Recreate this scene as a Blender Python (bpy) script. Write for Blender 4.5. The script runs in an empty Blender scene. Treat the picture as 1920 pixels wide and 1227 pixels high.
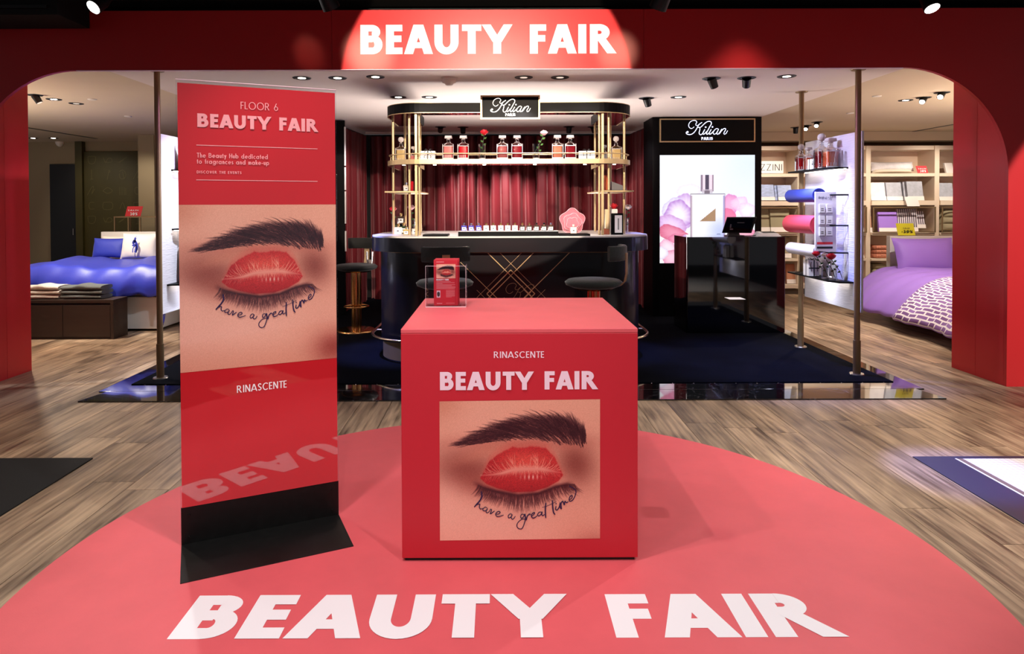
import bpy, math, random
import numpy as np
from mathutils import Vector, Matrix
PI = math.pi
rnd = random.Random(7)
SC = bpy.context.scene
COL = SC.collection

# ------------------------------------------------------------------ camera
F, PITCH, ROLL, CX, CY, H = 1243.5, .0161, .0035, 933.0, 407.0, 1.51
def _cam():
    B = np.array([[1, 0, 0], [0, 0, -1], [0, 1, 0]], float)
    c, s = math.cos(PITCH), math.sin(PITCH); P = np.array([[1, 0, 0], [0, c, -s], [0, s, c]])
    c, s = math.cos(ROLL), math.sin(ROLL); Q = np.array([[c, s, 0], [-s, c, 0], [0, 0, 1]])
    return Q @ P @ B
CM = _cam()
cd = bpy.data.cameras.new('camera'); cam = bpy.data.objects.new('camera', cd); COL.objects.link(cam)
cd.sensor_width = 36; cd.lens = F / 1920 * 36
cd.shift_x = (960 - CX) / 1920; cd.shift_y = -(613.5 - CY) / 1920
cd.clip_start = .05; cd.clip_end = 100
cam.matrix_world = Matrix(((CM[0][0], -CM[1][0], -CM[2][0], 0), (CM[0][1], -CM[1][1], -CM[2][1], 0),
                           (CM[0][2], -CM[1][2], -CM[2][2], H), (0, 0, 0, 1)))
SC.camera = cam
def ray(x, y):
    return CM.T @ np.array([(x - CX) / F, (y - CY) / F, 1])
def atY(x, y, Y):
    d = ray(x, y); t = Y / d[1]; return Vector((d[0] * t, Y, d[2] * t + H))
def atZ(x, y, z=0.0):
    d = ray(x, y); t = (z - H) / d[2]; return Vector((d[0] * t, d[1] * t, z))
def atPlane(x, y, p, n):
    d = Vector(ray(x, y)); t = (Vector(p) - Vector((0, 0, H))).dot(n) / d.dot(n); return Vector((0, 0, H)) + d * t

# ------------------------------------------------------------------ world, exposure
w = bpy.data.worlds.new('world'); SC.world = w; w.use_nodes = True
w.node_tree.nodes['Background'].inputs[0].default_value = (.95, .93, 1, 1)
w.node_tree.nodes['Background'].inputs[1].default_value = .14
SC.view_settings.view_transform = 'Standard'; SC.view_settings.look = 'None'
SC.view_settings.exposure = 0; SC.view_settings.gamma = 1; SC.view_settings.use_curve_mapping = False
SC.cycles.use_denoising = True
SC.cycles.max_bounces = 8; SC.cycles.transparent_max_bounces = 24; SC.cycles.transmission_bounces = 6
SC.cycles.caustics_reflective = False; SC.cycles.caustics_refractive = False
SC.cycles.sample_clamp_indirect = 6

# ------------------------------------------------------------------ lights
def look(o, tgt):
    d = Vector(tgt) - o.location; o.rotation_euler = d.to_track_quat('-Z', 'Y').to_euler()
def spot(loc, tgt, power, deg, blend=.5, col=(1, .93, .86), rad=.04):
    l = bpy.data.lights.new('spot_lamp', 'SPOT'); l.energy = power; l.spot_size = math.radians(deg); l.spot_blend = blend
    l.color = col; l.shadow_soft_size = rad
    o = bpy.data.objects.new('spot_lamp', l); COL.objects.link(o); o.location = loc; look(o, tgt); return o
def area(loc, tgt, power, sx, sy, col=(1, .95, .9)):
    l = bpy.data.lights.new('area_lamp', 'AREA'); l.energy = power; l.shape = 'RECTANGLE'; l.size = sx; l.size_y = sy; l.color = col
    o = bpy.data.objects.new('area_lamp', l); COL.objects.link(o); o.location = loc; look(o, tgt); return o
WARM = (1, .86, .70); COOL = (.80, .86, 1); BLUE = (.25, .30, 1); WHITE = (1, .96, .93)
# front hall: lamps above and behind the camera
spot((-1.5, .7, 3.45), (-1.0, 3.0, .4), 115, 56, .6, WHITE, .08)
spot((1.3, .7, 3.45), (.35, 2.8, .5), 190, 56, .6, WHITE, .08)
spot((-.4, 2.25, 3.45), (0, 2.6, 0), 115, 96, .3, WHITE, .02)
spot((-1.2, 2.05, 3.45), (.3, 2.4, 0), 95, 78, .3, WHITE, .02)
spot((-.2, -.3, 3.3), (-.2, 2.2, .0), 110, 70, .7, WHITE, .08)
spot((-2.4, 4.7, 3.3), (.6, 2.8, 0), 120, 75, .5, WHITE, .03)
spot((2.6, 4.7, 3.3), (.2, 2.5, 0), 130, 75, .5, WHITE, .03)
spot((-.1, 1.3, 3.12), atY(912, 158, 5.47), 1650, 32, .04, (1, .80, .62), .02)
spot((-1.55, 3.0, 3.34), atY(694, 100, 5.47), 300, 11, 1, (1, .80, .55), .03)
spot((1.45, 3.0, 3.34), atY(1156, 98, 5.47), 170, 9, 1, (1, .80, .55), .03)
spot((-1.9, 4.5, 3.5), atY(578, 100, 5.47), 14, 14, 1, (1, .75, .5), .03)
spot((5.0, 1.2, 3.3), (5.55, 5.47, 1.0), 1100, 38, .08, (1, .88, .82), .03)
spot((-3.4, 4.6, 3.3), (-2.9, 3.6, 0), 150, 66, .8, WARM, .05)
spot((3.4, 3.0, 3.5), (3.4, 3.1, 0), 260, 50, .8, WHITE, .05)
spot((2.6, 4.6, 3.3), (2.62, 3.7, 0), 1000, 16, .8, BLUE, .04)  # added blue spot, stands in for a blue reflection on the inset border
spot((3.6, 4.6, 3.3), (2.9, 4.0, 0), 260, 62, .8, WARM, .05)
spot((2.0, 5.2, 3.25), (2.0, 4.6, 0), 60, 90, .8, WARM, .05)
# the stand: downlights over the bar, washers on the curtain, unseen fill uplight added behind the bar
for x in (-1.07, -.74, .25, .58): spot((x, 7.1 if x < 0 else 6.15, 2.58), (x * .8, 6.7, 1.2), 60, 80, .8, WHITE, .03)
for x in (-.8, 0, .85): spot((x * 1.1, 5.66, 2.63), (x * .8 + .1, 6.7, 1.5), 40, 80, .8, WHITE, .02)  # extra spots without fittings, added to brighten the gantry goods
for x, p in ((-1.7, 30), (-.6, 320), (.1, 430), (.75, 140), (1.75, 70)): spot((x, 9.9, 2.6), (x + .1, 10.7, 1.3), p, 52, .9, (1, .90, .88), .03)
spot((-1.6, 8.6, 2.55), (-2.2, 9.9, 1.5), 90, 60, .9, (1, .88, .85), .03); spot((1.75, 8.6, 2.55), (2.2, 9.9, 1.5), 90, 60, .9, (1, .88, .85), .03)
area((.12, 8.2, .95), (.12, 6.2, 3), 105, 2.3, .8, (1, .90, .86))
spot((2.1, 5.72, 2.63), (3.05, 6.6, 1.3), 190, 50, .8, COOL, .03); spot((2.0, 6.25, 2.58), (3.2, 6.3, 1.6), 70, 60, .8, (.62, .66, 1), .03)
spot((2.66, 6.1, 2.6), (2.7, 6.2, 0), 500, 62, .8, BLUE, .03)
spot((2.3, 6.9, 2.62), (1.5, 6.8, .7), 420, 30, .8, BLUE, .06); spot((-2.1, 6.3, 2.62), (-1.25, 6.7, .6), 900, 34, .8, BLUE, .06)  # added blue spots, stand in for the boards' reflection on the bar ends
spot((1.2, 5.8, 2.6), (4.2, 5.85, 1.5), 55, 40, .9, (.75, .35, 1), .04); spot((-1.4, 5.75, 2.6), (-4.33, 5.85, 1.4), 45, 40, .9, (.7, .35, 1), .04)
spot((2.6, 4.9, 3.3), (4.2, 5.9, .8), 0.1, 40, .9, WARM, .04)
for x_, y_ in ((3.10, 6.4), (-2.88, 6.4)):
    for z_ in (1.82, .775): area((x_, y_, z_), (x_ + (.12 if x_ > 0 else -.12), y_, z_ - .3), 3.0 if x_ > 0 else 7, .03, .7, (.80, .83, 1))
spot((-1.5, 6.13, 2.6), (-2.95, 6.3, 1.4), 260, 60, .8, COOL, .03)
# the side rooms: ceiling spots, plus fill uplights added out of view behind the jambs
area((-6.6, 6.9, 1.1), (-6.6, 6.9, 3), 90, 1.6, 1.0, WARM); area((6.4, 6.8, 1.1), (6.4, 6.8, 3), 110, 1.6, 1.0, WARM)
spot((-5.06, 7.58, 2.7), (-5.0, 8.8, .7), 300, 80, .7, (1, .95, .9), .03); spot((-5.0, 7.0, 2.7), (-4.0, 6.6, 0), 260, 90, .8, WARM, .03)
spot((-6.0, 8.6, 2.7), (-5.6, 9.6, .8), 90, 80, .8, WARM, .03); spot((-7.5, 11.0, 2.7), (-7.3, 12.4, 1.4), 40, 80, .8, WARM, .03); spot((-5.4, 10.2, 2.7), (-6.1, 11.3, 1.6), 70, 60, .8, WARM, .03)
spot((4.93, 7.69, 2.68), (5.3, 8.3, .5), 150, 90, .8, WHITE, .03); spot((4.6, 8.8, 2.68), (4.0, 8.0, 0), 170, 95, .8, WARM, .03)
for x in (4.5, 5.9, 7.2): spot((x, 9.9, 2.68), (x, 11.3, 1.5), 130, 75, .8, WARM, .03)
spot((4.0, 6.5, 2.68), (3.9, 6.9, 0), 60, 80, .8, WARM, .03)

# ------------------------------------------------------------------ materials
def lin(c):
    return tuple((v / 255 / 12.92) if v / 255 <= .04045 else ((v / 255 + .055) / 1.055) ** 2.4 for v in c)
def mat(name, rgb, rough=.5, metal=0, spec=.5, coat=0, coatr=.03, trans=0, emit=None, es=1, noise=None, bump=None, sheen=0, ior=1.5, stretch=(1, 1, 1), aniso=0, alpha=1):
    m = bpy.data.materials.new(name); m.use_nodes = True; nt = m.node_tree; b = nt.nodes['Principled BSDF']
    c = lin(rgb) if max(rgb) > 1 else rgb
    b.inputs['Base Color'].default_value = (*c, 1); b.inputs['Roughness'].default_value = rough; b.inputs['Metallic'].default_value = metal
    b.inputs['Specular IOR Level'].default_value = spec; b.inputs['Coat Weight'].default_value = coat; b.inputs['Coat Roughness'].default_value = coatr
    b.inputs['Transmission Weight'].default_value = trans; b.inputs['IOR'].default_value = ior; b.inputs['Alpha'].default_value = alpha
    if sheen: b.inputs['Sheen Weight'].default_value = sheen; b.inputs['Sheen Roughness'].default_value = .35
    if emit: b.inputs['Emission Color'].default_value = (*lin(emit), 1); b.inputs['Emission Strength'].default_value = es
    if noise or bump:
        tc = nt.nodes.new('ShaderNodeTexCoord'); mp = nt.nodes.new('ShaderNodeMapping'); mp.inputs['Scale'].default_value = stretch
        nt.links.new(tc.outputs['Object'], mp.inputs['Vector'])
    if noise:   # (scale, amount)
        n = nt.nodes.new('ShaderNodeTexNoise'); n.inputs['Scale'].default_value = noise[0]; n.inputs['Detail'].default_value = 6; n.inputs['Roughness'].default_value = .6
        nt.links.new(mp.outputs[0], n.inputs['Vector'])
        r = nt.nodes.new('ShaderNodeValToRGB'); a = noise[1]
        r.color_ramp.elements[0].position = .3; r.color_ramp.elements[1].position = .7
        r.color_ramp.elements[0].color = (*[max(0, v * (1 - a)) for v in c], 1); r.color_ramp.elements[1].color = (*[min(1, v * (1 + a)) for v in c], 1)
        nt.links.new(n.outputs['Fac'], r.inputs['Fac']); nt.links.new(r.outputs['Color'], b.inputs['Base Color'])
    if bump:    # (scale, strength)
        n2 = nt.nodes.new('ShaderNodeTexNoise'); n2.inputs['Scale'].default_value = bump[0]; n2.inputs['Detail'].default_value = 4
        nt.links.new(mp.outputs[0], n2.inputs['Vector'])
        bp = nt.nodes.new('ShaderNodeBump'); bp.inputs['Strength'].default_value = bump[1]; bp.inputs['Distance'].default_value = .01
        nt.links.new(n2.outputs['Fac'], bp.inputs['Height']); nt.links.new(bp.outputs['Normal'], b.inputs['Normal'])
    return m
def glass(name, rgb, facing=.25, rough=.02):
    """clear sheet or vessel: transparent body with a fresnel gloss"""
    m = bpy.data.materials.new(name); m.use_nodes = True; nt = m.node_tree; nt.nodes.clear()
    o = nt.nodes.new('ShaderNodeOutputMaterial'); mx = nt.nodes.new('ShaderNodeMixShader'); t = nt.nodes.new('ShaderNodeBsdfTransparent')
    g = nt.nodes.new('ShaderNodeBsdfGlossy'); lw = nt.nodes.new('ShaderNodeLayerWeight')
    t.inputs[0].default_value = (*lin(rgb), 1); g.inputs['Roughness'].default_value = rough; g.inputs['Color'].default_value = (1, 1, 1, 1)
    lw.inputs['Blend'].default_value = facing
    nt.links.new(lw.outputs['Facing'], mx.inputs[0]); nt.links.new(t.outputs[0], mx.inputs[1]); nt.links.new(g.outputs[0], mx.inputs[2])
    nt.links.new(mx.outputs[0], o.inputs[0]); return m
def painted(name, rough=.4, coat=0, emit=0, spec=.5):
    m = bpy.data.materials.new(name); m.use_nodes = True; nt = m.node_tree; b = nt.nodes['Principled BSDF']
    a = nt.nodes.new('ShaderNodeAttribute'); a.attribute_name = 'print'
    b.inputs['Roughness'].default_value = rough; b.inputs['Coat Weight'].default_value = coat; b.inputs['Specular IOR Level'].default_value = spec
    if emit:
        b.inputs['Base Color'].default_value = (0, 0, 0, 1); nt.links.new(a.outputs['Color'], b.inputs['Emission Color']); b.inputs['Emission Strength'].default_value = emit
    else: nt.links.new(a.outputs['Color'], b.inputs['Base Color'])
    return m
def wood(name, c1, c2, rough=.4, vec='Object', scale=(9, .9, 9), rand=.35, bump=.25):
    m = bpy.data.materials.new(name); m.use_nodes = True; nt = m.node_tree; N = nt.nodes; L = nt.links; b = N['Principled BSDF']
    tc = N.new('ShaderNodeTexCoord'); oi = N.new('ShaderNodeObjectInfo'); ge = N.new('ShaderNodeNewGeometry')
    ad = N.new('ShaderNodeMath'); ad.operation = 'ADD'; L.new(oi.outputs['Random'], ad.inputs[0]); L.new(ge.outputs['Random Per Island'], ad.inputs[1])
    fr = N.new('ShaderNodeMath'); fr.operation = 'FRACT'; L.new(ad.outputs[0], fr.inputs[0])
    mu = N.new('ShaderNodeMath'); mu.operation = 'MULTIPLY'; mu.inputs[1].default_value = 37.0; L.new(fr.outputs[0], mu.inputs[0])
    va = N.new('ShaderNodeVectorMath'); va.operation = 'ADD'; L.new(tc.outputs[vec], va.inputs[0]); L.new(mu.outputs[0], va.inputs[1])
    mp = N.new('ShaderNodeMapping'); mp.inputs['Scale'].default_value = scale; L.new(va.outputs[0], mp.inputs[0])
    n1 = N.new('ShaderNodeTexNoise'); n1.inputs['Scale'].default_value = 1.4; n1.inputs['Detail'].default_value = 8; n1.inputs['Distortion'].default_value = .9; L.new(mp.outputs[0], n1.inputs['Vector'])
    mp2 = N.new('ShaderNodeMapping'); mp2.inputs['Scale'].default_value = (scale[0] * 11, scale[1] * 1.6, scale[2]); L.new(va.outputs[0], mp2.inputs[0])
    n2 = N.new('ShaderNodeTexNoise'); n2.inputs['Scale'].default_value = 1.5; n2.inputs['Detail'].default_value = 5; L.new(mp2.outputs[0], n2.inputs['Vector'])
    mx = N.new('ShaderNodeMath'); mx.operation = 'MULTIPLY_ADD'; L.new(n2.outputs['Fac'], mx.inputs[0]); mx.inputs[1].default_value = .75; 
    sb = N.new('ShaderNodeMath'); sb.operation = 'MULTIPLY_ADD'; L.new(n1.outputs['Fac'], sb.inputs[0]); sb.inputs[1].default_value = .75; sb.inputs[2].default_value = -.25; L.new(sb.outputs[0], mx.inputs[2])
    rp = N.new('ShaderNodeValToRGB'); rp.color_ramp.elements[0].position = .28; rp.color_ramp.elements[1].position = .72
    rp.color_ramp.elements[0].color = (*lin(c1), 1); rp.color_ramp.elements[1].color = (*lin(c2), 1); L.new(mx.outputs[0], rp.inputs[0])
    hs = N.new('ShaderNodeHueSaturation'); L.new(rp.outputs[0], hs.inputs['Color'])
    vm = N.new('ShaderNodeMath'); vm.operation = 'MULTIPLY_ADD'; L.new(fr.outputs[0], vm.inputs[0]); vm.inputs[1].default_value = rand * 2; vm.inputs[2].default_value = 1 - rand
    L.new(vm.outputs[0], hs.inputs['Value']); L.new(hs.outputs[0], b.inputs['Base Color'])
    rr = N.new('ShaderNodeMath'); rr.operation = 'MULTIPLY_ADD'; L.new(n2.outputs['Fac'], rr.inputs[0]); rr.inputs[1].default_value = .3; rr.inputs[2].default_value = rough - .15; L.new(rr.outputs[0], b.inputs['Roughness'])
    bp = N.new('ShaderNodeBump'); bp.inputs['Strength'].default_value = bump; bp.inputs['Distance'].default_value = .003; L.new(n2.outputs['Fac'], bp.inputs['Height']); L.new(bp.outputs[0], b.inputs['Normal'])
    return m
def marble():
    m = mat('black_marble', (8, 8, 12), .06, coat=1); nt = m.node_tree; N = nt.nodes; L = nt.links; b = N['Principled BSDF']
    tc = N.new('ShaderNodeTexCoord'); n = N.new('ShaderNodeTexNoise'); n.inputs['Scale'].default_value = 2.5; n.inputs['Detail'].default_value = 9; n.inputs['Distortion'].default_value = 1.6
    L.new(tc.outputs['Object'], n.inputs['Vector']); r = N.new('ShaderNodeValToRGB'); e = r.color_ramp.elements
    e[0].position = .495; e[0].color = (.004, .004, .006, 1); e[1].position = .5; e[1].color = (.16, .16, .18, 1); x = e.new(.505); x.color = (.004, .004, .006, 1)
    L.new(n.outputs['Fac'], r.inputs[0]); L.new(r.outputs[0], b.inputs['Base Color']); return m
def linen(name, c, bumps=.5):
    m = mat(name, c, .75, bump=(60, bumps), stretch=(.15, .15, 1.5)); return m

RED = mat('red_laminate', (198, 42, 56), .42, bump=(350, .04), spec=.4)
REDM = mat('red_arch_panel', (196, 42, 46), .36, bump=(300, .05), spec=.32)
VINYL = mat('red_vinyl', (222, 92, 100), .48, noise=(3, .06), bump=(250, .05), spec=.45)
PINKTXT = mat('pale_pink_print', (250, 222, 236), .45)
WHT = mat('white_print', (245, 240, 245), .45)
ROSETXT = mat('rose_print', (240, 160, 165), .4)
INK = mat('dark_ink', (38, 22, 70), .5)
BLACKST = mat('black_steel', (9, 9, 9), .42, spec=.35, noise=(25, .5))
ACR = glass('clear_acrylic', (250, 250, 252), .12)
GLS = glass('clear_glass', (240, 240, 240), .55)
PINKACR = mat('pink_acrylic', (236, 150, 165), .15, alpha=.38)
GOLD = mat('brushed_gold', (206, 180, 136), .36, metal=.55, bump=(200, .03))
BRONZE = mat('bronze_pole', (142, 118, 86), .42, metal=.5)
ROSEGOLD = mat('rose_gold', (196, 128, 92), .22, metal=1)
MIRROR = mat('tinted_mirror', (120, 80, 78), .05, metal=1)
NEAR = mat('satin_black', (5, 5, 7), .5, spec=.12)
BARBODY = mat('satin_navy_black', (14, 12, 20), .4, metal=.1, spec=.2, coat=.45, coatr=.1)
GLOSSB = mat('gloss_black', (5, 6, 10), .06, coat=1)
WHTOP = mat('white_stone', (225, 220, 218), .25)
VELVET = mat('dark_green_velvet', (50, 66, 66), .8, sheen=.8, bump=(40, .3))
VELVETB = mat('black_velvet', (16, 18, 18), .8, sheen=.3)
CARPET = mat('navy_carpet', (10, 12, 20), .95, spec=.05, bump=(400, .8), noise=(2.5, .35))
CEILW = mat('white_ceiling_paint', (228, 214, 206), .8, noise=(.8, .02))
CEILT = mat('warm_lit_ceiling', (204, 184, 156), .85, noise=(.8, .03))  # tan tone puts the warm lighting of the side ceilings into the colour
WALLB = mat('beige_wall_paint', (150, 136, 108), .85)
OLIVE = mat('olive_wall_panel', (62, 56, 14), .6, noise=(3, .1))
OLICON = mat('olive_icon_print', (92, 88, 46), .6)
DARK = mat('dark_void_paint', (10, 12, 13), .9)
DARKW = mat('dark_brown_wood', (52, 38, 30), .5, noise=(6, .15), stretch=(.3, 1, 3))
WHITEP = mat('white_lacquer', (226, 220, 208), .4)
SHELFM = mat('pale_shelf_laminate', (226, 208, 188), .6)
SHELFB = mat('pale_shelf_back', (214, 190, 170), .7)
LINEN = linen('white_linen_board', (222, 220, 228))
DUVB = mat('blue_sateen', (50, 62, 178), .42, sheen=.2, bump=(7, .35))
PILB = mat('blue_cotton', (44, 56, 160), .6, sheen=.2, bump=(12, .3))
PILW = mat('cream_cotton', (226, 216, 200), .7, bump=(14, .3))
PURP = mat('purple_cotton', (150, 110, 200), .6, sheen=.2, bump=(9, .4))
TOWW = mat('white_terry', (220, 214, 200), .95, bump=(160, .8))
TOWG = mat('grey_terry', (104, 108, 104), .95, bump=(160, .8))
CURT = mat('crimson_velvet', (92, 6, 18), .6, sheen=.35, noise=(20, .12), stretch=(1, 1, .1), bump=(150, .15))
CURT.node_tree.nodes['Principled BSDF'].inputs['Sheen Tint'].default_value = (1, .45, .45, 1)
ROSER = mat('red_petal', (190, 16, 34), .5); ROSEP = mat('pink_petal', (242, 190, 200), .5); ROSEW = mat('white_petal', (245, 232, 230), .5)
LEAF = mat('green_leaf', (52, 84, 34), .5); STEMD = mat('dark_stem', (28, 34, 20), .6)
GIFT = mat('white_gift_paper', (238, 232, 230), .5); RIB = mat('black_ribbon', (14, 13, 15), .4)
LAMPON = mat('glowing_lens', (255, 240, 220), .3, emit=(255, 240, 222), es=9)
LAMPHOT = mat('bright_lens', (255, 245, 235), .3, emit=(255, 246, 236), es=22)
LAMPDIM = mat('dim_lens', (200, 190, 180), .3, emit=(255, 236, 215), es=.8)
LAMPB = mat('black_lamp_metal', (12, 12, 13), .45)
BLUEP = mat('blue_roll_paper', (44, 58, 150), .55); REDP = mat('red_roll_paper', (206, 62, 76), .6); WHP = mat('white_roll_paper', (232, 226, 234), .6)
PLAST = mat('grey_white_plastic', (214, 212, 214), .45)
GREYC = mat('grey_card', (120, 118, 122), .6)
YEL = mat('yellow_card', (222, 216, 40), .55); REDC = mat('red_card', (224, 50, 60), .55); BLK = mat('black_print', (15, 15, 18), .5)
TAN = mat('tan_cloth', (190, 130, 100), .8); SAGE = mat('sage_cloth', (158, 148, 120), .8); LILAC = mat('lilac_cloth', (160, 120, 220), .75)
NEON = mat('lit_white_letter', (240, 240, 255), .4, emit=(206, 216, 255), es=2.2)
NEONW = mat('lit_warm_letter', (250, 245, 240), .4, emit=(255, 248, 240), es=1.6)

# ------------------------------------------------------------------ mesh builder
class MB:
    def __init__(s, o=(0, 0, 0)): s.o = Vector(o); s.v = []; s.f = []; s.sm = []
    def add(s, vs, fs, smooth=False):
        n = len(s.v); s.v += [tuple(Vector(p) - s.o) for p in vs]; s.f += [tuple(i + n for i in f) for f in fs]; s.sm += [smooth] * len(fs); return s
    def box(s, x0, x1, y0, y1, z0, z1):
        return s.add([(x0, y0, z0), (x1, y0, z0), (x1, y1, z0), (x0, y1, z0), (x0, y0, z1), (x1, y0, z1), (x1, y1, z1), (x0, y1, z1)],
                     [(3, 2, 1, 0), (4, 5, 6, 7), (0, 1, 5, 4), (1, 2, 6, 5), (2, 3, 7, 6), (3, 0, 4, 7)])
    def obox(s, c, ax, ay, az):
        c = Vector(c); ax = Vector(ax); ay = Vector(ay); az = Vector(az)
        vs = [c + ax * i + ay * j + az * k for k in (-1, 1) for (i, j) in ((-1, -1), (1, -1), (1, 1), (-1, 1))]
        return s.add(vs, [(3, 2, 1, 0), (4, 5, 6, 7), (0, 1, 5, 4), (1, 2, 6, 5), (2, 3, 7, 6), (3, 0, 4, 7)])
    def prism(s, poly, z0, z1, smooth=False, axis='z', cap=True):
        n = len(poly)
        def P(p, z): return (p[0], p[1], z) if axis == 'z' else ((p[0], z, p[1]) if axis == 'y' else (z, p[0], p[1]))
        s.add([P(p, z0) for p in poly] + [P(p, z1) for p in poly], [(i, (i + 1) % n, (i + 1) % n + n, i + n) for i in range(n)], smooth)
        if cap:
            s.add([P(p, z0) for p in poly], [tuple(range(n))[::-1]]); s.add([P(p, z1) for p in poly], [tuple(range(n))])
        return s
    def tube(s, pts, r, n=10, closed=False, cap=True):
        pts = [Vector(p) for p in pts]; m = len(pts); rs = r if hasattr(r, '__len__') else [r] * m; vs = []; up = None
        for i, p in enumerate(pts):
            a = pts[i - 1] if (i or closed) else p; b = pts[(i + 1) % m] if (i < m - 1 or closed) else p
            d = (b - a).normalized()
            if up is None: up = Vector((0, 0, 1)) if abs(d.z) < .9 else Vector((1, 0, 0))
            x = d.cross(up).normalized(); up = x.cross(d).normalized()
            vs += [p + (x * math.cos(2 * PI * k / n) + up * math.sin(2 * PI * k / n)) * rs[i] for k in range(n)]
        fs = [(i * n + k, i * n + (k + 1) % n, ((i + 1) % m) * n + (k + 1) % n, ((i + 1) % m) * n + k) for i in range(m if closed else m - 1) for k in range(n)]
        s.add(vs, fs, True)
        if cap and not closed: s.add(vs[:n], [tuple(range(n))]); s.add(vs[-n:], [tuple(range(n))[::-1]])
        return s
    def cyl(s, c, r, h, n=24, r2=None):
        return s.tube([Vector(c), Vector(c) + Vector((0, 0, h))], [r, r if r2 is None else r2], n)
    def loft(s, c, rings, n=24, smooth=True, cap=True, rot=0):
        """rings: (z, rx, ry, exponent)"""
        c = Vector(c); vs = []
        for (z, rx, ry, e) in rings:
            for k in range(n):
                a = 2 * PI * k / n + PI / n; ca, sa = math.cos(a), math.sin(a)
                x = math.copysign(abs(ca) ** (2 / e), ca) * rx; y = math.copysign(abs(sa) ** (2 / e), sa) * ry
                if rot: x, y = x * math.cos(rot) - y * math.sin(rot), x * math.sin(rot) + y * math.cos(rot)
                vs.append(c + Vector((x, y, z)))
        m = len(rings); fs = [(i * n + k, i * n + (k + 1) % n, (i + 1) * n + (k + 1) % n, (i + 1) * n + k) for i in range(m - 1) for k in range(n)]
        s.add(vs, fs, smooth)
        if cap: s.add(vs[:n], [tuple(range(n))[::-1]], smooth); s.add(vs[-n:], [tuple(range(n))], smooth)
        return s
    def grid(s, fn, nu, nv, smooth=True, wrap=False):
        vs = [fn(i / (nu - 1), j / (nv - 1)) for j in range(nv) for i in range(nu)]
        return s.add(vs, [(j * nu + i, j * nu + i + 1, (j + 1) * nu + i + 1, (j + 1) * nu + i) for j in range(nv - 1) for i in range(nu - 1)], smooth)
    def mesh(s, name):
        me = bpy.data.meshes.new(name); me.from_pydata(s.v, [], s.f); me.polygons.foreach_set('use_smooth', s.sm); me.update(); return me
    def build(s, name, m, parent=None, bevel=0, seg=2, solid=0, sub=0, loc=None):
        o = bpy.data.objects.new(name, s.mesh(name)); COL.objects.link(o); o.data.materials.append(m)
        if parent is not None: o.parent = parent
        else: o.location = s.o
        if solid: md = o.modifiers.new('solid', 'SOLIDIFY'); md.thickness = solid; md.offset = 0
        if bevel: md = o.modifiers.new('bevel', 'BEVEL'); md.width = bevel; md.segments = seg; md.limit_method = 'ANGLE'
        if sub: md = o.modifiers.new('sub', 'SUBSURF'); md.levels = md.render_levels = sub
        return o
def tag(o, label=None, cat=None, group=None, kind=None):
    if label: o['label'] = label
    if cat: o['category'] = cat
    if group: o['group'] = group
    if kind: o['kind'] = kind
    return o
def thing(name, label, cat, loc=(0, 0, 0), rz=0, group=None):
    o = bpy.data.objects.new(name, None); COL.objects.link(o); o.location = loc; o.rotation_euler = (0, 0, rz); o.empty_display_size = .1
    return tag(o, label, cat, group)
def copy_tree(o, parent=None):
    c = o.copy(); COL.objects.link(c)
    if parent is not None: c.parent = parent
    for ch in o.children: copy_tree(ch, c)
    return c
def dup(o, loc, label, rz=None, group=None):
    c = copy_tree(o); c.location = loc; c['label'] = label
    if rz is not None: c.rotation_euler = (0, 0, rz)
    if group: c['group'] = group
    return c
def struct(o): o['kind'] = 'structure'; return o
def rrect(x0, x1, y0, y1, r, n=8):
    rs = r if hasattr(r, '__len__') else [r] * 4; out = []
    for (cx, cy, a0, q) in ((x1 - rs[0], y0 + rs[0], -90, rs[0]), (x1 - rs[1], y1 - rs[1], 0, rs[1]), (x0 + rs[2], y1 - rs[2], 90, rs[2]), (x0 + rs[3], y0 + rs[3], 180, rs[3])):
        for k in range(n + 1):
            a = math.radians(a0 + 90 * k / n); out.append((cx + q * math.cos(a), cy + q * math.sin(a)))
    return out

# ------------------------------------------------------------------ lettering: geometric capitals and lower case, drawn as polygons
def R_(x0, y0, x1, y1): return [(x0, y0), (x1, y0), (x1, y1), (x0, y1)]
def D_(x0, y0, x1, y1, wx): return [(x0, y0), (x0 + wx, y0), (x1 + wx, y1), (x1, y1)]
def ARC(cx, cy, rx, ry, wx, wy, a0, a1, n=18):
    out = []
    for k in range(n):
        a = math.radians(a0 + (a1 - a0) * k / n); b = math.radians(a0 + (a1 - a0) * (k + 1) / n)
        out.append([(cx + (rx - wx) * math.cos(a), cy + (ry - wy) * math.sin(a)), (cx + rx * math.cos(a), cy + ry * math.sin(a)),
                    (cx + rx * math.cos(b), cy + ry * math.sin(b)), (cx + (rx - wx) * math.cos(b), cy + (ry - wy) * math.sin(b))])
    return out
def catmull(p, m=6):
    p = [p[0]] + list(p) + [p[-1]]; out = []
    for i in range(1, len(p) - 2):
        for k in range(m):
            t = k / m; a, b, c, d = p[i - 1], p[i], p[i + 1], p[i + 2]
            out.append(tuple(.5 * (2 * b[j] + (c[j] - a[j]) * t + (2 * a[j] - 5 * b[j] + 4 * c[j] - d[j]) * t * t + (3 * b[j] - a[j] - 3 * c[j] + d[j]) * t ** 3) for j in (0, 1)))
    out.append(tuple(p[-2][:2])); return out
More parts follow.
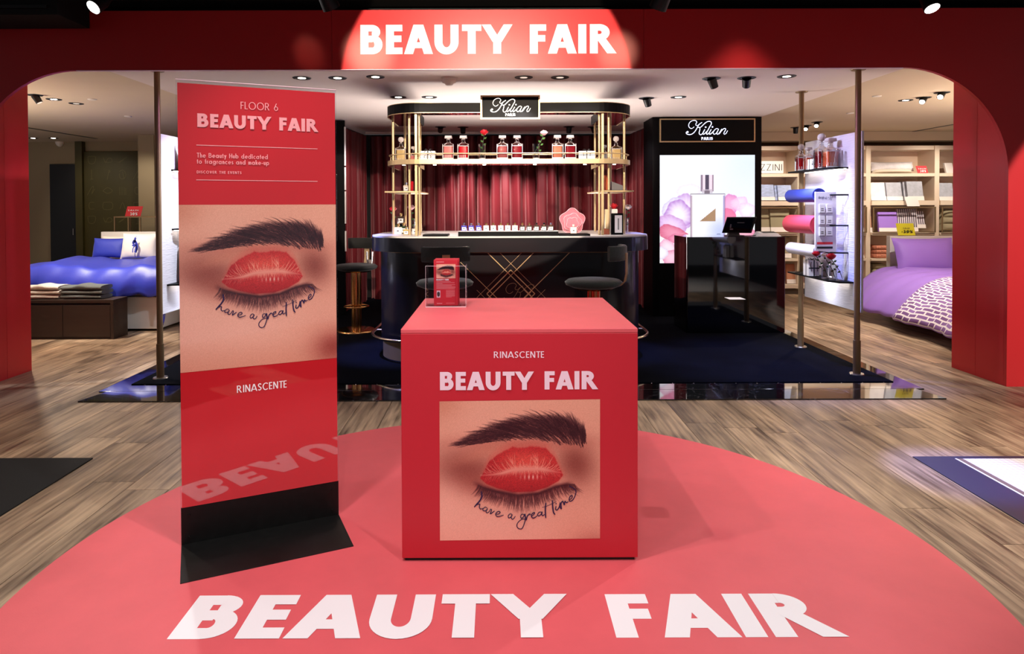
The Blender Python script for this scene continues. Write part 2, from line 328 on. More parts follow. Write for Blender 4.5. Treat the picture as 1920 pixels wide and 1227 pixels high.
def ribbon(p, w, m=6, smooth=True, taper=0):
    q = catmull(p, m) if smooth else p; L = []; n = len(q); out = []
    for i in range(n):
        a = q[max(0, i - 1)]; b = q[min(n - 1, i + 1)]; dx, dy = b[0] - a[0], b[1] - a[1]; l = math.hypot(dx, dy) or 1
        ww = w * (1 - taper * abs(2 * i / max(1, n - 1) - 1) ** 3) / 2
        L.append(((q[i][0] - dy / l * ww, q[i][1] + dx / l * ww), (q[i][0] + dy / l * ww, q[i][1] - dx / l * ww)))
    for i in range(n - 1): out.append([L[i][0], L[i + 1][0], L[i + 1][1], L[i][1]])
    return out
def disc(x, y, r, n=12): return [(x + r * math.cos(2 * PI * k / n), y + r * math.sin(2 * PI * k / n)) for k in range(n)]
def glyph(c, w):
    h = w * .78; g = []; x = .64; r = x / 2; dw = w * 1.12
    if c == ' ': return .36, []
    if c == 'A': W = .80 + .8 * w; g = [D_(0, 0, W / 2 - dw * .55, 1, dw), D_(W - dw, 0, W / 2 - dw * .45, 1, dw), R_(W * .22, .2, W * .78, .2 + h * .9)]; return W, g
    if c == 'B':
        W = .5 + w; g = [R_(0, 0, w, 1), R_(0, 1 - h, W * .52, 1), R_(0, .5 - h / 2 + .02, W * .55, .5 + h / 2 + .02), R_(0, 0, W * .55, h)]
        g += ARC(W * .52, .76, W * .38, .24, w, h, -90, 90); t = .26 + h / 4 + .01; g += ARC(W * .55, t, W * .45, t, w, h, -90, 90); return W, g
    if c == 'C': W = .72 + .4 * w; return W, ARC(W * .6, .5, W * .6, .52, w, h, 48, 312, 24)
    if c == 'D': W = .58 + w; return W, [R_(0, 0, w, 1), R_(0, 1 - h, W * .4, 1), R_(0, 0, W * .4, h)] + ARC(W * .4, .5, W * .6, .5, w, h, -90, 90)
    if c in 'EFL':
        W = .3 + w; g = [R_(0, 0, w, 1)]
        if c != 'L': g += [R_(0, 1 - h, W, 1), R_(0, .5 - h * .4, W * .94, .5 + h * .6)]
        if c != 'F': g += [R_(0, 0, W, h)]
        return W, g
    if c == 'G': W = .8 + .3 * w; return W, ARC(W * .52, .5, W * .52, .52, w, h, 45, 350, 24) + [R_(W * .5, .4, W, .4 + h)]
    if c == 'H': W = .5 + w; return W, [R_(0, 0, w, 1), R_(W - w, 0, W, 1), R_(0, .5 - h / 2, W, .5 + h / 2)]
    if c == 'I': return w, [R_(0, 0, w, 1)]
    if c == 'K': W = .5 + 1.3 * w; return W, [R_(0, 0, w, 1), D_(w * .8, .42, W - dw * 1.15, 1, dw), D_(W - dw * 1.1, 0, w * 1.1, .56, dw)]
    if c == 'M': W = .72 + 1.2 * w; return W, [R_(0, 0, w, 1), R_(W - w, 0, W, 1), D_(W / 2 - w / 2, .1, 0, 1, w), D_(W / 2 - w / 2, .1, W - w, 1, w)]
    if c == 'N': W = .55 + w; return W, [R_(0, 0, w, 1), R_(W - w, 0, W, 1), D_(W - dw, 0, 0, 1, dw)]
    if c == 'O': W = .98 + .1 * w; return W, ARC(W / 2, .5, W / 2, .52, w, h, 0, 360, 32)
    if c in 'PR':
        W = (.42 + w) if c == 'P' else .4 + 2 * w; V = .42 + w; g = [R_(0, 0, w, 1), R_(0, 1 - h, V * .5, 1), R_(0, .44, V * .5, .44 + h)] + ARC(V * .5, .72, V * .5, .28, w, h, -90, 90)
        if c == 'R': g.append(D_(W - dw * 1.1, 0, V * .34, .5, dw * 1.05))
        return W, g
    if c == 'S':
        W = .42 + .7 * w; a = w / 2; return W, ribbon([(W - a * .9, .80), (W * .74, .985 - a), (W * .42, 1.0 - a), (a * 1.1, .76), (W * .42, .53), (W * .8, .40), (W - a, .24), (W * .5, a), (a * .8, .16)], w * .92)
    if c == 'T': W = .43 + .9 * w; return W, [R_(W / 2 - w / 2, 0, W / 2 + w / 2, 1), R_(0, 1 - h, W, 1)]
    if c == 'U': W = .5 + 1.25 * w; return W, [R_(0, W / 2 - .03, w, 1), R_(W - w, W / 2 - .03, W, 1)] + ARC(W / 2, W / 2 - .02, W / 2, W / 2, w, h * 1.1, 180, 360)
    if c == 'V': W = .62 + .9 * w; return W, [D_(W / 2 - dw / 2, 0, 0, 1, dw), D_(W / 2 - dw / 2, 0, W - dw, 1, dw)]
    if c == 'Y': W = .56 + 1.9 * w; return W, [R_(W / 2 - w / 2, 0, W / 2 + w / 2, .45), D_(W / 2 - dw * .5, .4, 0, 1, dw), D_(W / 2 - dw * .5, .4, W - dw, 1, dw)]
    if c == 'Z': W = .5 + w; return W, [R_(0, 0, W, h), R_(0, 1 - h, W, 1), D_(0, 0, W - dw, 1, dw)]
    if c == '0': W = .62 + .2 * w; return W, ARC(W / 2, .5, W / 2, .51, w, h, 0, 360, 28)
    if c == '3': W = .5 + .3 * w; return W, ARC(W * .45, .74, W * .42, .26, w, h, -90, 160) + ARC(W * .48, .28, W * .52, .29, w, h, -160, 90)
    if c == '6': W = .56 + .2 * w; return W, ARC(W / 2, .3, W / 2, .31, w, h, 0, 360, 24) + [D_(0.01, .35, W * .5, 1, w * 1.05)]
    if c == '%': return .7, ARC(.17, .75, .17, .24, w * .7, h * .7, 0, 360, 12) + ARC(.53, .25, .17, .24, w * .7, h * .7, 0, 360, 12) + [D_(.12, 0, .5, 1, w * .7)]
    if c == '-': return .34, [R_(0, .27, .34, .27 + h)]
    # lower case
    W = x + .06
    bowl = ARC(r, r, r, r + .015, w, h, 0, 360, 24)
    if c in 'aqd': return W, bowl + [R_(W - w - .03, 0, W - .03, x if c != 'd' else 1.04)]
    if c in 'bp': return W, [tuple([(px + .03, py) for px, py in q]) for q in bowl] + [R_(0, 0 if c == 'b' else -.3, w, 1.04 if c == 'b' else x)]
    if c == 'c': return x * .86, ARC(r, r, r, r + .015, w, h, 45, 315, 20)
    if c == 'e': return x, ARC(r, r, r, r + .015, w, h, 0, 318, 22) + [R_(w * .6, r - h * .45, x - .01, r + h * .35)]
    if c == 'f': return .3, [R_(.08, 0, .08 + w, .85)] + ARC(.08 + .19, .85, .19, .2, w, h, 90, 180, 8) + [R_(0, x - h, .3, x)]
    if c == 'g': return W, bowl + [R_(W - w - .03, -.05, W - .03, x)] + ARC(r, -.05, W - .03 - r, .27, w, h, 200, 360, 14)
    if c in 'hn': V = .46; return V, [R_(0, 0, w, 1.04 if c == 'h' else x), R_(V - w, 0, V, x - V / 2)] + ARC(V / 2, x - V / 2, V / 2, V / 2 + .015, w, h, 0, 180)
    if c == 'm': V = .42; return 2 * V - w, [R_(0, 0, w, x), R_(V - w, 0, V, x - V / 2), R_(2 * V - 2 * w, 0, 2 * V - w, x - V / 2)] + ARC(V / 2, x - V / 2, V / 2, V / 2, w, h, 0, 180, 12) + ARC(1.5 * V - w, x - V / 2, V / 2, V / 2, w, h, 0, 180, 12)
    if c == 'u': V = .46; return V, [R_(0, V / 2, w, x), R_(V - w, 0, V, x)] + ARC(V / 2, V / 2, V / 2, V / 2 + .015, w, h, 180, 360)
    if c == 'i': return w, [R_(0, 0, w, x), disc(w / 2, x + .2, w * .7)]
    if c == 'k': return .46, [R_(0, 0, w, 1.04), D_(w * .8, .25, .44 - dw, x, dw), D_(.46 - dw, 0, w, .36, dw)]
    if c == 'o': return x, bowl
    if c == 'r': return .3, [R_(0, 0, w, x)] + ARC(.24, x - .24, .24, .25, w, h, 70, 180, 8)
    if c == 's': return .34, ribbon([(.3, x * .84), (.17, x - w / 2), (.05, x * .76), (.17, x * .52), (.3, x * .27), (.17, w / 2), (.02, x * .14)], w * .9)
    if c == 't': return .3, [R_(.08, 0, .08 + w, .9), R_(0, x - h, .3, x)]
    if c == 'v': return .5, [D_(.25 - dw / 2, 0, 0, x, dw), D_(.25 - dw / 2, 0, .5 - dw, x, dw)]
    if c == 'y': return .52, [D_(.26 - dw / 2, .0, 0, x, dw), D_(.06, -.3, .52 - dw, x, dw)]
    return .4, [R_(0, 0, .4, x)]
def text_polys(s, w, sp=.14):
    x = 0; out = []; prev = ''
    for c in s:
        a, g = glyph(c, w)
        if (prev + c) in ('EA', 'AU', 'FA', 'AI', 'TY', 'PA', 'AR', 'CA', 'NA', 'TE', 'AS'): x -= sp * .55 if prev + c not in ('TY',) else sp * .9
        out += [[(px + x, py) for px, py in q] for q in g]; x += a + sp; prev = c
    return out, x - sp
def put_polys(name, m, polys, O, ex, ey, parent, off=.0012, thick=0, organ=None):
    """polys in (a, b); world point = O + ex*a + ey*b, lifted along the normal"""
    ex = Vector(ex); ey = Vector(ey); n = ex.cross(ey).normalized(); O = Vector(O) + n * off
    org = organ if organ is not None else (parent.location if parent is not None and parent.rotation_euler.z == 0 else (0, 0, 0))
    mb = MB(org)
    for qi, q in enumerate(polys):
        a = sum((q[i][0] * q[(i + 1) % len(q)][1] - q[(i + 1) % len(q)][0] * q[i][1]) for i in range(len(q)))
        if a < 0: q = q[::-1]
        vs = [O + ex * x + ey * y + n * (3e-5 * (qi % 97)) for x, y in q]; k = len(vs); mb.add(vs, [tuple(range(k))])
        if thick:
            mb.add(vs + [v - n * thick for v in vs], [(i, i + k, (i + 1) % k + k, (i + 1) % k) for i in range(k)])
    return mb.build(name, m, parent)
def text_at(name, m, s, PL, PR, cap, parent, up=(0, 0, 1), w=.15, sp=.14, off=.0012, organ=None, thick=0):
    """text from PL to PR (baseline ends), given cap height"""
    _, W = text_polys(s, w, sp); ex = (Vector(PR) - Vector(PL)) / W; ey = Vector(up) * cap
    return put_words(name, m, s, w, sp, PL, ex, ey, parent, off, thick, organ)
def put_words(name, m, s, w, sp, O, ex, ey, parent, off=.0012, thick=0, organ=None):
    done = ''; o = None
    for wd in s.split(' '):
        x = (text_polys(done + wd[0], w, sp)[1] - glyph(wd[0], w)[0]) if done else 0
        o = put_polys(name, m, text_polys(wd, w, sp)[0], Vector(O) + Vector(ex) * x, ex, ey, parent, off, thick, organ); done += wd + ' '
    return o

# handwriting traced as centrelines; picture units of the eye print (u right, v down, width 1)
def _hw(pts, ox, oy): return [((ox + X / 13.636 - 824.8) / 299.2, (oy + Y / 13.636 - 752) / 299.2) for X, Y in pts]
_A = [[(305, 160), (310, 240), (316, 300), (260, 400), (180, 490), (120, 560)], [(120, 560), (200, 490), (265, 490), (250, 550), (280, 605), (340, 590)],
      [(450, 580), (400, 560), (340, 610), (360, 650), (430, 640), (460, 590), (420, 670), (440, 710), (490, 690), (540, 610)], [(540, 610), (560, 640), (530, 735), (600, 690), (640, 660)],
      [(665, 745), (740, 740), (780, 700), (740, 672), (680, 710), (670, 770), (720, 805), (800, 790), (870, 765)],
      [(1080, 750), (1030, 740), (985, 800), (1000, 850), (1060, 820), (1090, 760), (1060, 830), (1085, 880), (1130, 860), (1165, 800)],
      [(1385, 765), (1330, 755), (1300, 810), (1320, 855), (1375, 820), (1400, 755), (1420, 880), (1390, 1000), (1340, 1110), (1270, 1135), (1210, 1080), (1215, 1000), (1280, 920), (1370, 880), (1460, 905)]]
_B = [[(50, 880), (75, 1040), (110, 940), (165, 890), (195, 910)], [(220, 945), (280, 890), (290, 850), (240, 870), (210, 930), (240, 985), (310, 970), (375, 910)],
      [(470, 845), (410, 850), (370, 910), (400, 945), (450, 910), (485, 840), (475, 910), (505, 935), (545, 900)], [(578, 605), (565, 800), (575, 995)], [(480, 722), (620, 680), (850, 575)],
      [(750, 540), (752, 700), (775, 850), (815, 910)], [(838, 690), (828, 780), (870, 795), (920, 720), (945, 610)], [(945, 600), (935, 700), (975, 770), (965, 640), (1010, 575), (1050, 665), (1065, 575), (1105, 610), (1150, 580)],
      [(1180, 535), (1240, 490), (1250, 430), (1205, 440), (1170, 520), (1200, 578), (1270, 540), (1330, 420), (1345, 320), (1290, 250), (1170, 185)]]
HAND = [_hw(s, 880, 910) for s in _A] + [_hw(s, 980, 900) for s in _B]
HANDW = [9] + [5.5] * (len(_A) - 1) + [7, 6, 6, 8, 3, 8, 7, 7, 6]
def handwriting(parent, O, ex, ey, organ=None):
    polys = []
    for k, s in enumerate(HAND): polys += ribbon([(a, -b) for a, b in s], HANDW[k] * .00105, 6, True, .3)
    polys.append(disc((980 + 840 / 13.636 - 824.8) / 299.2, -((900 + 635 / 13.636 - 752) / 299.2), .004))
    return put_polys('handwriting', INK, polys, O, ex, ey, parent, .0022, organ=organ)
KIL = [([(275, 610), (222, 640), (240, 690), (330, 718), (430, 695), (520, 620), (600, 500), (680, 360), (790, 280)], 34),
       ([(505, 440), (440, 490), (370, 490), (315, 430), (315, 340), (380, 250), (480, 210), (560, 220), (600, 275), (565, 340), (580, 390), (640, 385), (700, 330)], 26),
       ([(640, 455), (720, 460), (780, 420), (860, 340), (960, 265), (1050, 242), (1112, 270), (1122, 340), (1070, 430), (1000, 560), (950, 660), (965, 708), (1010, 690), (1075, 610), (1120, 530)], 34),
       ([(690, 460), (716, 510), (700, 590), (684, 660), (712, 714), (765, 718), (835, 640), (890, 530)], 32), ([(890, 530), (832, 640), (830, 702), (880, 690), (960, 600)], 34), ([(1120, 530), (1060, 640), (1060, 704), (1110, 690), (1200, 600)], 34),
       ([(1385, 530), (1320, 502), (1240, 555), (1190, 650), (1222, 706), (1300, 670), (1385, 530), (1330, 640), (1332, 704), (1385, 690), (1450, 600), (1500, 520)], 30),
       ([(1500, 520), (1450, 610), (1400, 705)], 32), ([(1420, 680), (1520, 550), (1600, 500), (1640, 540), (1580, 650), (1590, 706), (1650, 680), (1710, 580)], 30)]
def kilian(name, m, PL, width, parent, thick=.008, organ=None):
    """script word from its left end PL, baseline there, upright in the XZ plane"""
    k = width / 1510; polys = []
    for pts, wd in KIL: polys += ribbon([(x - 200, 720 - y) for x, y in pts], wd * .74, 6, True, .25)
    polys += [disc(720, 720 - 452, 26), disc(965, 720 - 445, 26), disc(72, 96, 34)]
    return put_polys(name, m, polys, PL, Vector((k, 0, 0)), Vector((0, 0, k)), parent, .002, thick, organ)

# ------------------------------------------------------------------ prints computed on a vertex grid
def print_mesh(name, img, O, ex, ey, parent, m, organ=(0, 0, 0), off=.001):
    """img rows top to bottom; a flat printed sheet with one colour per vertex"""
    nv, nu, _ = img.shape; O = Vector(O); ex = Vector(ex); ey = Vector(ey); n = ex.cross(ey).normalized(); O = O + n * off - Vector(organ)
    U, V = np.meshgrid(np.linspace(0, 1, nu), np.linspace(0, 1, nv))
    co = np.array(O)[None, None] + U[..., None] * np.array(ex) + (1 - V)[..., None] * np.array(ey)
    me = bpy.data.meshes.new(name); idx = np.arange(nu * nv).reshape(nv, nu)
    q = np.stack([idx[1:, :-1], idx[1:, 1:], idx[:-1, 1:], idx[:-1, :-1]], -1).reshape(-1, 4)
    me.vertices.add(nu * nv); me.vertices.foreach_set('co', co.reshape(-1)); me.loops.add(q.size); me.loops.foreach_set('vertex_index', q.reshape(-1).astype(np.int32))
    me.polygons.add(len(q)); me.polygons.foreach_set('loop_start', np.arange(0, q.size, 4, dtype=np.int32)); me.update(calc_edges=True)
    at = me.color_attributes.new('print', 'FLOAT_COLOR', 'POINT'); c = np.clip(img / 255., 0, 1); c = np.where(c <= .04045, c / 12.92, ((c + .055) / 1.055) ** 2.4)
    at.data.foreach_set('color', np.concatenate([c, np.ones((nv, nu, 1))], -1).reshape(-1).astype(np.float32))
    o = bpy.data.objects.new(name, me); COL.objects.link(o); me.materials.append(m); o.parent = parent
    if parent is None: o.location = organ
    return o
def blob(U, V, cx, cy, sx, sy, ang=0):
    a = math.radians(ang); x = (U - cx) * math.cos(a) + (V - cy) * math.sin(a); y = -(U - cx) * math.sin(a) + (V - cy) * math.cos(a)
    return np.exp(-.5 * ((x / sx) ** 2 + (y / sy) ** 2))
def mixc(img, col, a): return img * (1 - a[..., None]) + np.array(col, float) * a[..., None]
def strokes(shape, S, hgt, lines, width=1.0):
    """antialiased coverage of many short curves; lines: list of (points in uv, opacity)"""
    nv, nu = shape; cov = np.zeros(shape)
    for pts, op in lines:
        p = np.array(pts, float); k = np.array([0, *np.cumsum(np.hypot(*np.diff(p, axis=0).T))]); L = k[-1]
        n = max(2, int(L * nu * 1.3)); t = np.linspace(0, L, n); x = np.interp(t, k, p[:, 0]) * (nu - 1); y = np.interp(t, k, p[:, 1]) * (nu - 1)
        fade = op * np.minimum(1, (1 - t / L) * 2.2 + .12)
        xi = np.floor(x).astype(int); yi = np.floor(y).astype(int); fx = x - xi; fy = y - yi
        for dx, wx in ((0, 1 - fx), (1, fx)):
            for dy, wy in ((0, 1 - fy), (1, fy)):
                X = xi + dx; Y = yi + dy; ok = (X >= 0) & (X < nu) & (Y >= 0) & (Y < nv); np.maximum.at(cov, (Y[ok], X[ok]), (np.clip(wx * wy * 2.2 * width, 0, 1) * fade)[ok])
    return cov
def eye_print(nu, hgt, voff=0.0, seed=3):
    rg = np.random.RandomState(seed); nv = int(nu * hgt); U, V = np.meshgrid(np.linspace(0, 1, nu), np.linspace(0, hgt, nv) - voff)
    q = lambda X, Y: ((X - 55) / 1113., (Y - 40) / 1113.)
    im = np.zeros((nv, nu, 3)) + np.array([232, 166, 142.])
    im = mixc(im, (238, 176, 154), blob(U, V, .25, .12, .2, .1) * .6); im = mixc(im, (246, 184, 164), np.clip(blob(U, V, .35, .82, .4, .16), 0, 1) * .9)
    im = mixc(im, (248, 186, 166), blob(U, V, .05, .62, .1, .2) * .8); im = mixc(im, (232, 162, 140), blob(U, V, .92, .8, .15, .2) * .6)
    im = mixc(im, (196, 118, 92), blob(U, V, .0, .0, .1, .08) * .5)
    im = mixc(im, (136, 66, 58), blob(U, V, .16, .42, .15, .085, 8) * .85); im = mixc(im, (150, 70, 60), blob(U, V, .27, .52, .12, .06, 15) * .6)
    im = mixc(im, (128, 58, 50), blob(U, V, .85, .40, .085, .10, -25) * .85); im = mixc(im, (170, 84, 72), blob(U, V, .5, .27, .3, .035) * .55)
    im = mixc(im, (206, 128, 106), blob(U, V, .28, .32, .14, .03, -18) * .6)
    im = mixc(im, (214, 134, 110), np.clip(V - .88, 0, 1) * 2.0)
    im = mixc(im, (150, 60, 56), blob(U, V, .98, .98, .1, .08) * .8)
    # brow
    bx = [.10, .2, .31, .40, .49, .58, .67, .76, .83, .89, .915]; top = [.255, .20, .14, .11, .085, .075, .07, .075, .09, .14, .19]; bot = [.262, .262, .245, .235, .225, .225, .235, .245, .25, .25, .24]
    T = np.interp(U, bx, top); Bo = np.interp(U, bx, bot); ins = np.clip((V - T - .02) / .03, 0, 1) * np.clip((Bo - V) / .03, 0, 1) * ((U > .1) & (U < .915)) * np.clip((U - .12) / .25, 0, 1)
    im = mixc(im, (74, 26, 32), ins * .6)
    lines = []
    for k in range(1250):
        u = .11 + .80 * rg.rand() ** .8; t = np.interp(u, bx, top); b = np.interp(u, bx, bot); f = rg.rand(); v = t + .012 + (b - t) * (.15 + .85 * f)
        ax = [.1, .3, .5, .67, .8, .9]; dx = np.interp(u, ax, [-1, -1, -1, -.85, -.55, -.1]); dy = np.interp(u, ax, [.32, -.08, -.38, -.65, -.9, -1]) + rg.randn() * .12
        L = np.interp(u, ax, [.05, .075, .085, .085, .085, .08]) * (.75 + .75 * rg.rand()); dx += rg.randn() * .10
        lines.append(([(u - dx * L * .3, v - dy * L * .3), (u, v), (u + dx * L * .5, v + dy * L * .4), (u + dx * L * .85, v + dy * L * .55)], .55 + .45 * rg.rand()))
    im = mixc(im, (34, 10, 20), strokes((nv, nu), 0, hgt, [([(a, b + voff) for a, b in p], o) for p, o in lines]) * .95)
    # lips on the lid
    tl = [q(*p) for p in ((335, 575), (365, 520), (400, 455), (470, 402), (560, 358), (620, 366), (700, 355), (790, 368), (850, 430), (885, 500), (912, 560))]
    bl = [q(*p) for p in ((335, 585), (380, 625), (450, 655), (560, 686), (700, 684), (800, 655), (880, 610), (912, 570))]
    T = np.interp(U, [p[0] for p in tl], [p[1] for p in tl]); Bo = np.interp(U, [p[0] for p in bl], [p[1] for p in bl]); inx = (U > tl[0][0]) & (U < tl[-1][0])
    wob = .0016 * np.sin(U * 120) + .001 * np.sin(U * 310 + 1)
    a = np.clip((V - T - wob) / .012, 0, 1) * np.clip((Bo - V) / .008, 0, 1) * inx
    halo = np.clip((V - T + .05) / .05, 0, 1) * np.clip((Bo + .02 - V) / .02, 0, 1) * np.clip((U - .24) / .06, 0, 1) * np.clip((.80 - U) / .06, 0, 1)
    im = mixc(im, (206, 92, 80), halo * .55)
    lip = np.zeros_like(im) + np.array([182, 40, 44.]); lip = mixc(lip, (222, 84, 72), blob(U, V, .53, .385, .12, .05) * .9); lip = mixc(lip, (150, 24, 32), np.clip((V - .5) / .08, 0, 1) * .6); lip = mixc(lip, (168, 30, 38), blob(U, V, .3, .45, .05, .08) * .8)
    lip = lip * (1 + .10 * rg.randn(nv, nu))[..., None]; im = im * (1 - a[..., None]) + lip * a[..., None]
    pc = [q(*p) for p in ((335, 560), (420, 556), (480, 548), (560, 525), (650, 518), (760, 520), (880, 545), (912, 552))]; P = np.interp(U, [p[0] for p in pc], [p[1] for p in pc]); wd = np.interp(U, [.25, .35, .5, .65, .76], [.003, .007, .017, .013, .003])
    im = mixc(im, (236, 158, 140), np.exp(-.5 * ((V - P) / wd) ** 2) * inx * np.interp(U, [.26, .40, .65, .76], [.35, .9, .9, .3]))
    cr = []
    for k in range(46):
        u = .29 + .46 * k / 45 + rg.randn() * .004; p = np.interp(u, [x[0] for x in pc], [x[1] for x in pc]); d = (u - .53) * .55 + (-.02 if k % 2 else .02); L = .035 + .05 * rg.rand() + (.05 if k % 9 == 0 else 0)
        cr.append(([(u, p - .012), (u + d * .3, p - L * .5), (u + d * .55 + rg.randn() * .006, p - L)], .35 + .35 * rg.rand()))
        cr.append(([(u, p + .012), (u + d * .15, p + .03 + .02 * rg.rand())], .25 + .45 * rg.rand() * (abs(u - .56) < .1)))
    for sx, sy in ((.455, .40), (.60, .40), (.61, .385)):
        for e in (-1, 0, 1): cr.append(([(sx + .02 * (sx < .5), .425), (sx, sy), (sx - .02 + e * .018, sy - .06)], .7))
    im = mixc(im, (250, 176, 150), strokes((nv, nu), 0, hgt, [([(x, y + voff) for x, y in p], o) for p, o in cr]) * a)
    im = mixc(im, (255, 214, 196), np.exp(-.5 * ((V - .482) / .010) ** 2) * np.clip(np.sin(U * 240) * 1.5, 0, 1) * np.clip(1 - abs(U - .57) / .1, 0, 1) * .85)
    # lashes
    ll = [q(*p) for p in ((300, 610), (360, 645), (450, 672), (600, 702), (740, 690), (860, 645), (950, 628))]; Lc = np.interp(U, [p[0] for p in ll], [p[1] for p in ll]); hx = np.clip((U - .2) / .08, 0, 1) * np.clip((.84 - U) / .05, 0, 1)
    im = mixc(im, (70, 24, 30), np.exp(-.5 * ((V - Lc - .004) / .012) ** 2) * hx * .95)
    dn = np.clip((V - Lc) / .01, 0, 1) * np.exp(-np.clip(V - Lc, 0, 1) / (.05 * (1 - ((U - .53) / .36) ** 2).clip(.05, 1))) * hx
    im = mixc(im, (110, 44, 42), dn * .85)
    ls = []
    for k in range(420):
        u = .24 + .6 * rg.rand(); p = np.interp(u, [x[0] for x in ll], [x[1] for x in ll]); s = (u - .52); L = (.118 - abs(s) * .10) * (.65 + .5 * rg.rand()) * (1.25 if s > .15 else 1); dx = s * 1.5 + rg.randn() * .12; dy = 1 - abs(s) * (1.6 if s > 0 else 1.1)
        ls.append(([(u, p), (u + dx * L * .4, p + dy * L * .55), (u + dx * L * .95, p + dy * L * .95)], .5 + .5 * rg.rand()))
    im = mixc(im, (58, 20, 28), strokes((nv, nu), 0, hgt, [([(x, y + voff) for x, y in p], o) for p, o in ls]) * .9)
    im = mixc(im, (190, 130, 120), strokes((nv, nu), 0, hgt, [([(u, v + voff), (u + rg.randn() * .006, v + voff + .018)], .8) for u, v in ((.3 + .46 * rg.rand(), 0) for _ in range(40)) for v in [np.interp(u, [x[0] for x in ll], [x[1] for x in ll]) + .012]]) * .4)
    im = im + rg.randn(nv, nu, 1) * 5 * (1 - a[..., None]); return im
EYE = painted('eye_print', .42); EYEB = painted('eye_print_glossy', .3, coat=0)
# ================================================================== the shell
floor = struct(MB().box(-9, 9, -1.5, 13, -.06, -.012).build('floor', mat('dark_subfloor', (18, 14, 11), .8)))
PLK = wood('worn_oak', (84, 66, 52), (196, 168, 138), .42, 'Object', (2.6, .9, 7), .2, .4)
PW = .235
def vis(x, y):
    px, py = CX + F * x / y, 387 + F * H / y
    return -260 < px < 2180 and py < 1420
def in_disc(x, y): return math.hypot(x - .01, y - 2.757) < 1.9
cand = []
for i in range(-36, 37):
    y = -1.2 + ((i * 7919) % 17) / 17 * 2.0
    while y < 12.6:
        L = 1.7 + .25 * ((i * 31 + int(y * 10)) % 3); x = i * PW; c = (x, y + L / 2)
        corners = [(x + a, max(.4, y + b)) for a in (-.12, 0, .12) for b in (0, L / 2, L)]
        hid = all(in_disc(*q) for q in corners) or all((-3.1 < q[0] < 3.33 and 5.5 < q[1] < 10.9) for q in corners)
        if y + L > 2 and any(vis(*q) for q in corners) and not hid and abs(x) < 8.7: cand.append((math.hypot(x, y + L / 2), x, y, L))
        y += L
cand.sort(); mesh_cache = {}
for k, (_, x, y, L) in enumerate(cand[:300]):
    key = round(L, 2)
    if key not in mesh_cache:
        o = MB().box(-PW / 2 + .0016, PW / 2 - .0016, .0015, L - .0015, -.012, 0).build('plank', PLK, floor); mesh_cache[key] = o.data
    else: o = bpy.data.objects.new('plank', mesh_cache[key]); COL.objects.link(o); o.parent = floor
    o.location = (x, y, 0)
mb = MB()
for (_, x, y, L) in cand[300:]: mb.box(x - PW / 2 + .0012, x + PW / 2 - .0012, y + .0015, y + L - .0015, -.012, 0)
if mb.v: tag(mb.build('plank', PLK, floor), kind='stuff')

ZC = 2.70
struct(MB().box(-3.385, 3.548, 5.56, 10.95, ZC, ZC + .12).build('ceiling', CEILW))
struct(MB().box(-10, -3.40, 5.56, 13, ZC + .05, ZC + .2).build('ceiling', CEILT))
struct(MB().box(3.56, 10, 5.56, 13, ZC + .05, ZC + .2).build('ceiling', CEILT))
struct(MB().box(-7, 7, -1.5, 6.2, 3.85, 3.95).build('ceiling', DARK))
struct(MB().box(-7, 7, 5.75, 5.85, ZC + .25, 3.85).build('wall_above', DARK))
struct(MB().box(-10, -3.2, 12.5, 12.62, -.01, 2.75).build('wall_back', WALLB))
struct(MB().box(3.0, 10, 11.75, 11.9, -.01, 2.75).build('wall_back', WALLB))
struct(MB().box(-3.2, 3.0, 10.98, 11.1, -.01, 2.7).build('wall_back', DARK))
struct(MB().box(3.60, 8.5, 11.22, 11.74, 2.60, 2.749).build('trim_1', CEILT))
# dark joists of the void over the arch
for k, (x0, x1, y0, y1, z0, z1) in enumerate(((-6.8, -3.33, 5.05, 5.45, 2.975, 3.4), (-7, 7, 4.6, 4.72, 3.70, 3.84), (-7, 7, 5.5, 5.7, 3.22, 3.3))):
    struct(MB().box(x0, x1, y0, y1, z0, z1).build('trim_2', DARK, bevel=.004))
tag(MB((-3.6, 5.04, 0)).box(-6.7, -3.4, 5.03, 5.06, 3.02, 3.045).build('track_rail', LAMPB), 'black lamp rail along the dark box at the top left', 'rail')

# ------------------------------------------------------------------ the red arch
YA = 5.47; XL, XR, ZA, ZT = -4.33, 4.21, 2.64, 3.125; RC = .87
arch = thing('arch', 'tall red arch with rounded corners spanning the stand, lettered in white across its top', 'arch', (0, YA, 0))
def archpanel(poly): MB((0, YA, 0)).prism(poly, YA, YA + .035, axis='y').build('front_panel', REDM, arch, bevel=.0015)
g = .0012; S1 = atY(622, 70, YA).x; S2 = atY(1207, 70, YA).x
cl = [(XL + RC - RC * math.cos(a), ZA - RC + RC * math.sin(a)) for a in [PI / 2 * k / 20 for k in range(21)]]
cr = [(XR - RC + RC * math.sin(a), ZA - RC + RC * math.cos(a)) for a in [PI / 2 * k / 20 for k in range(21)]]
archpanel([(-6.2, .0), (XL, .0)] + cl + [(S1 - g, ZA), (S1 - g, ZT), (-6.2, ZT)])
archpanel([(S1 + g, ZA), (S2 - g, ZA), (S2 - g, ZT), (S1 + g, ZT)])
archpanel([(S2 + g, ZA)] + cr + [(XR, .0), (6.2, .0), (6.2, ZT), (S2 + g, ZT)])
for (xa, xb) in ((XL - .03, XL), (XR, XR + .03)):
    for (ya, yb) in ((YA + .036, 5.83), (5.832, 6.135)):
        MB((0, YA, 0)).box(xa, xb, ya, yb, 0, 2.665).build('return_panel', REDM, arch, bevel=.0015)
P0 = atY(676, 101, YA); P1 = atY(1157, 101, YA); P0.z = P1.z = (P0.z + P1.z) / 2
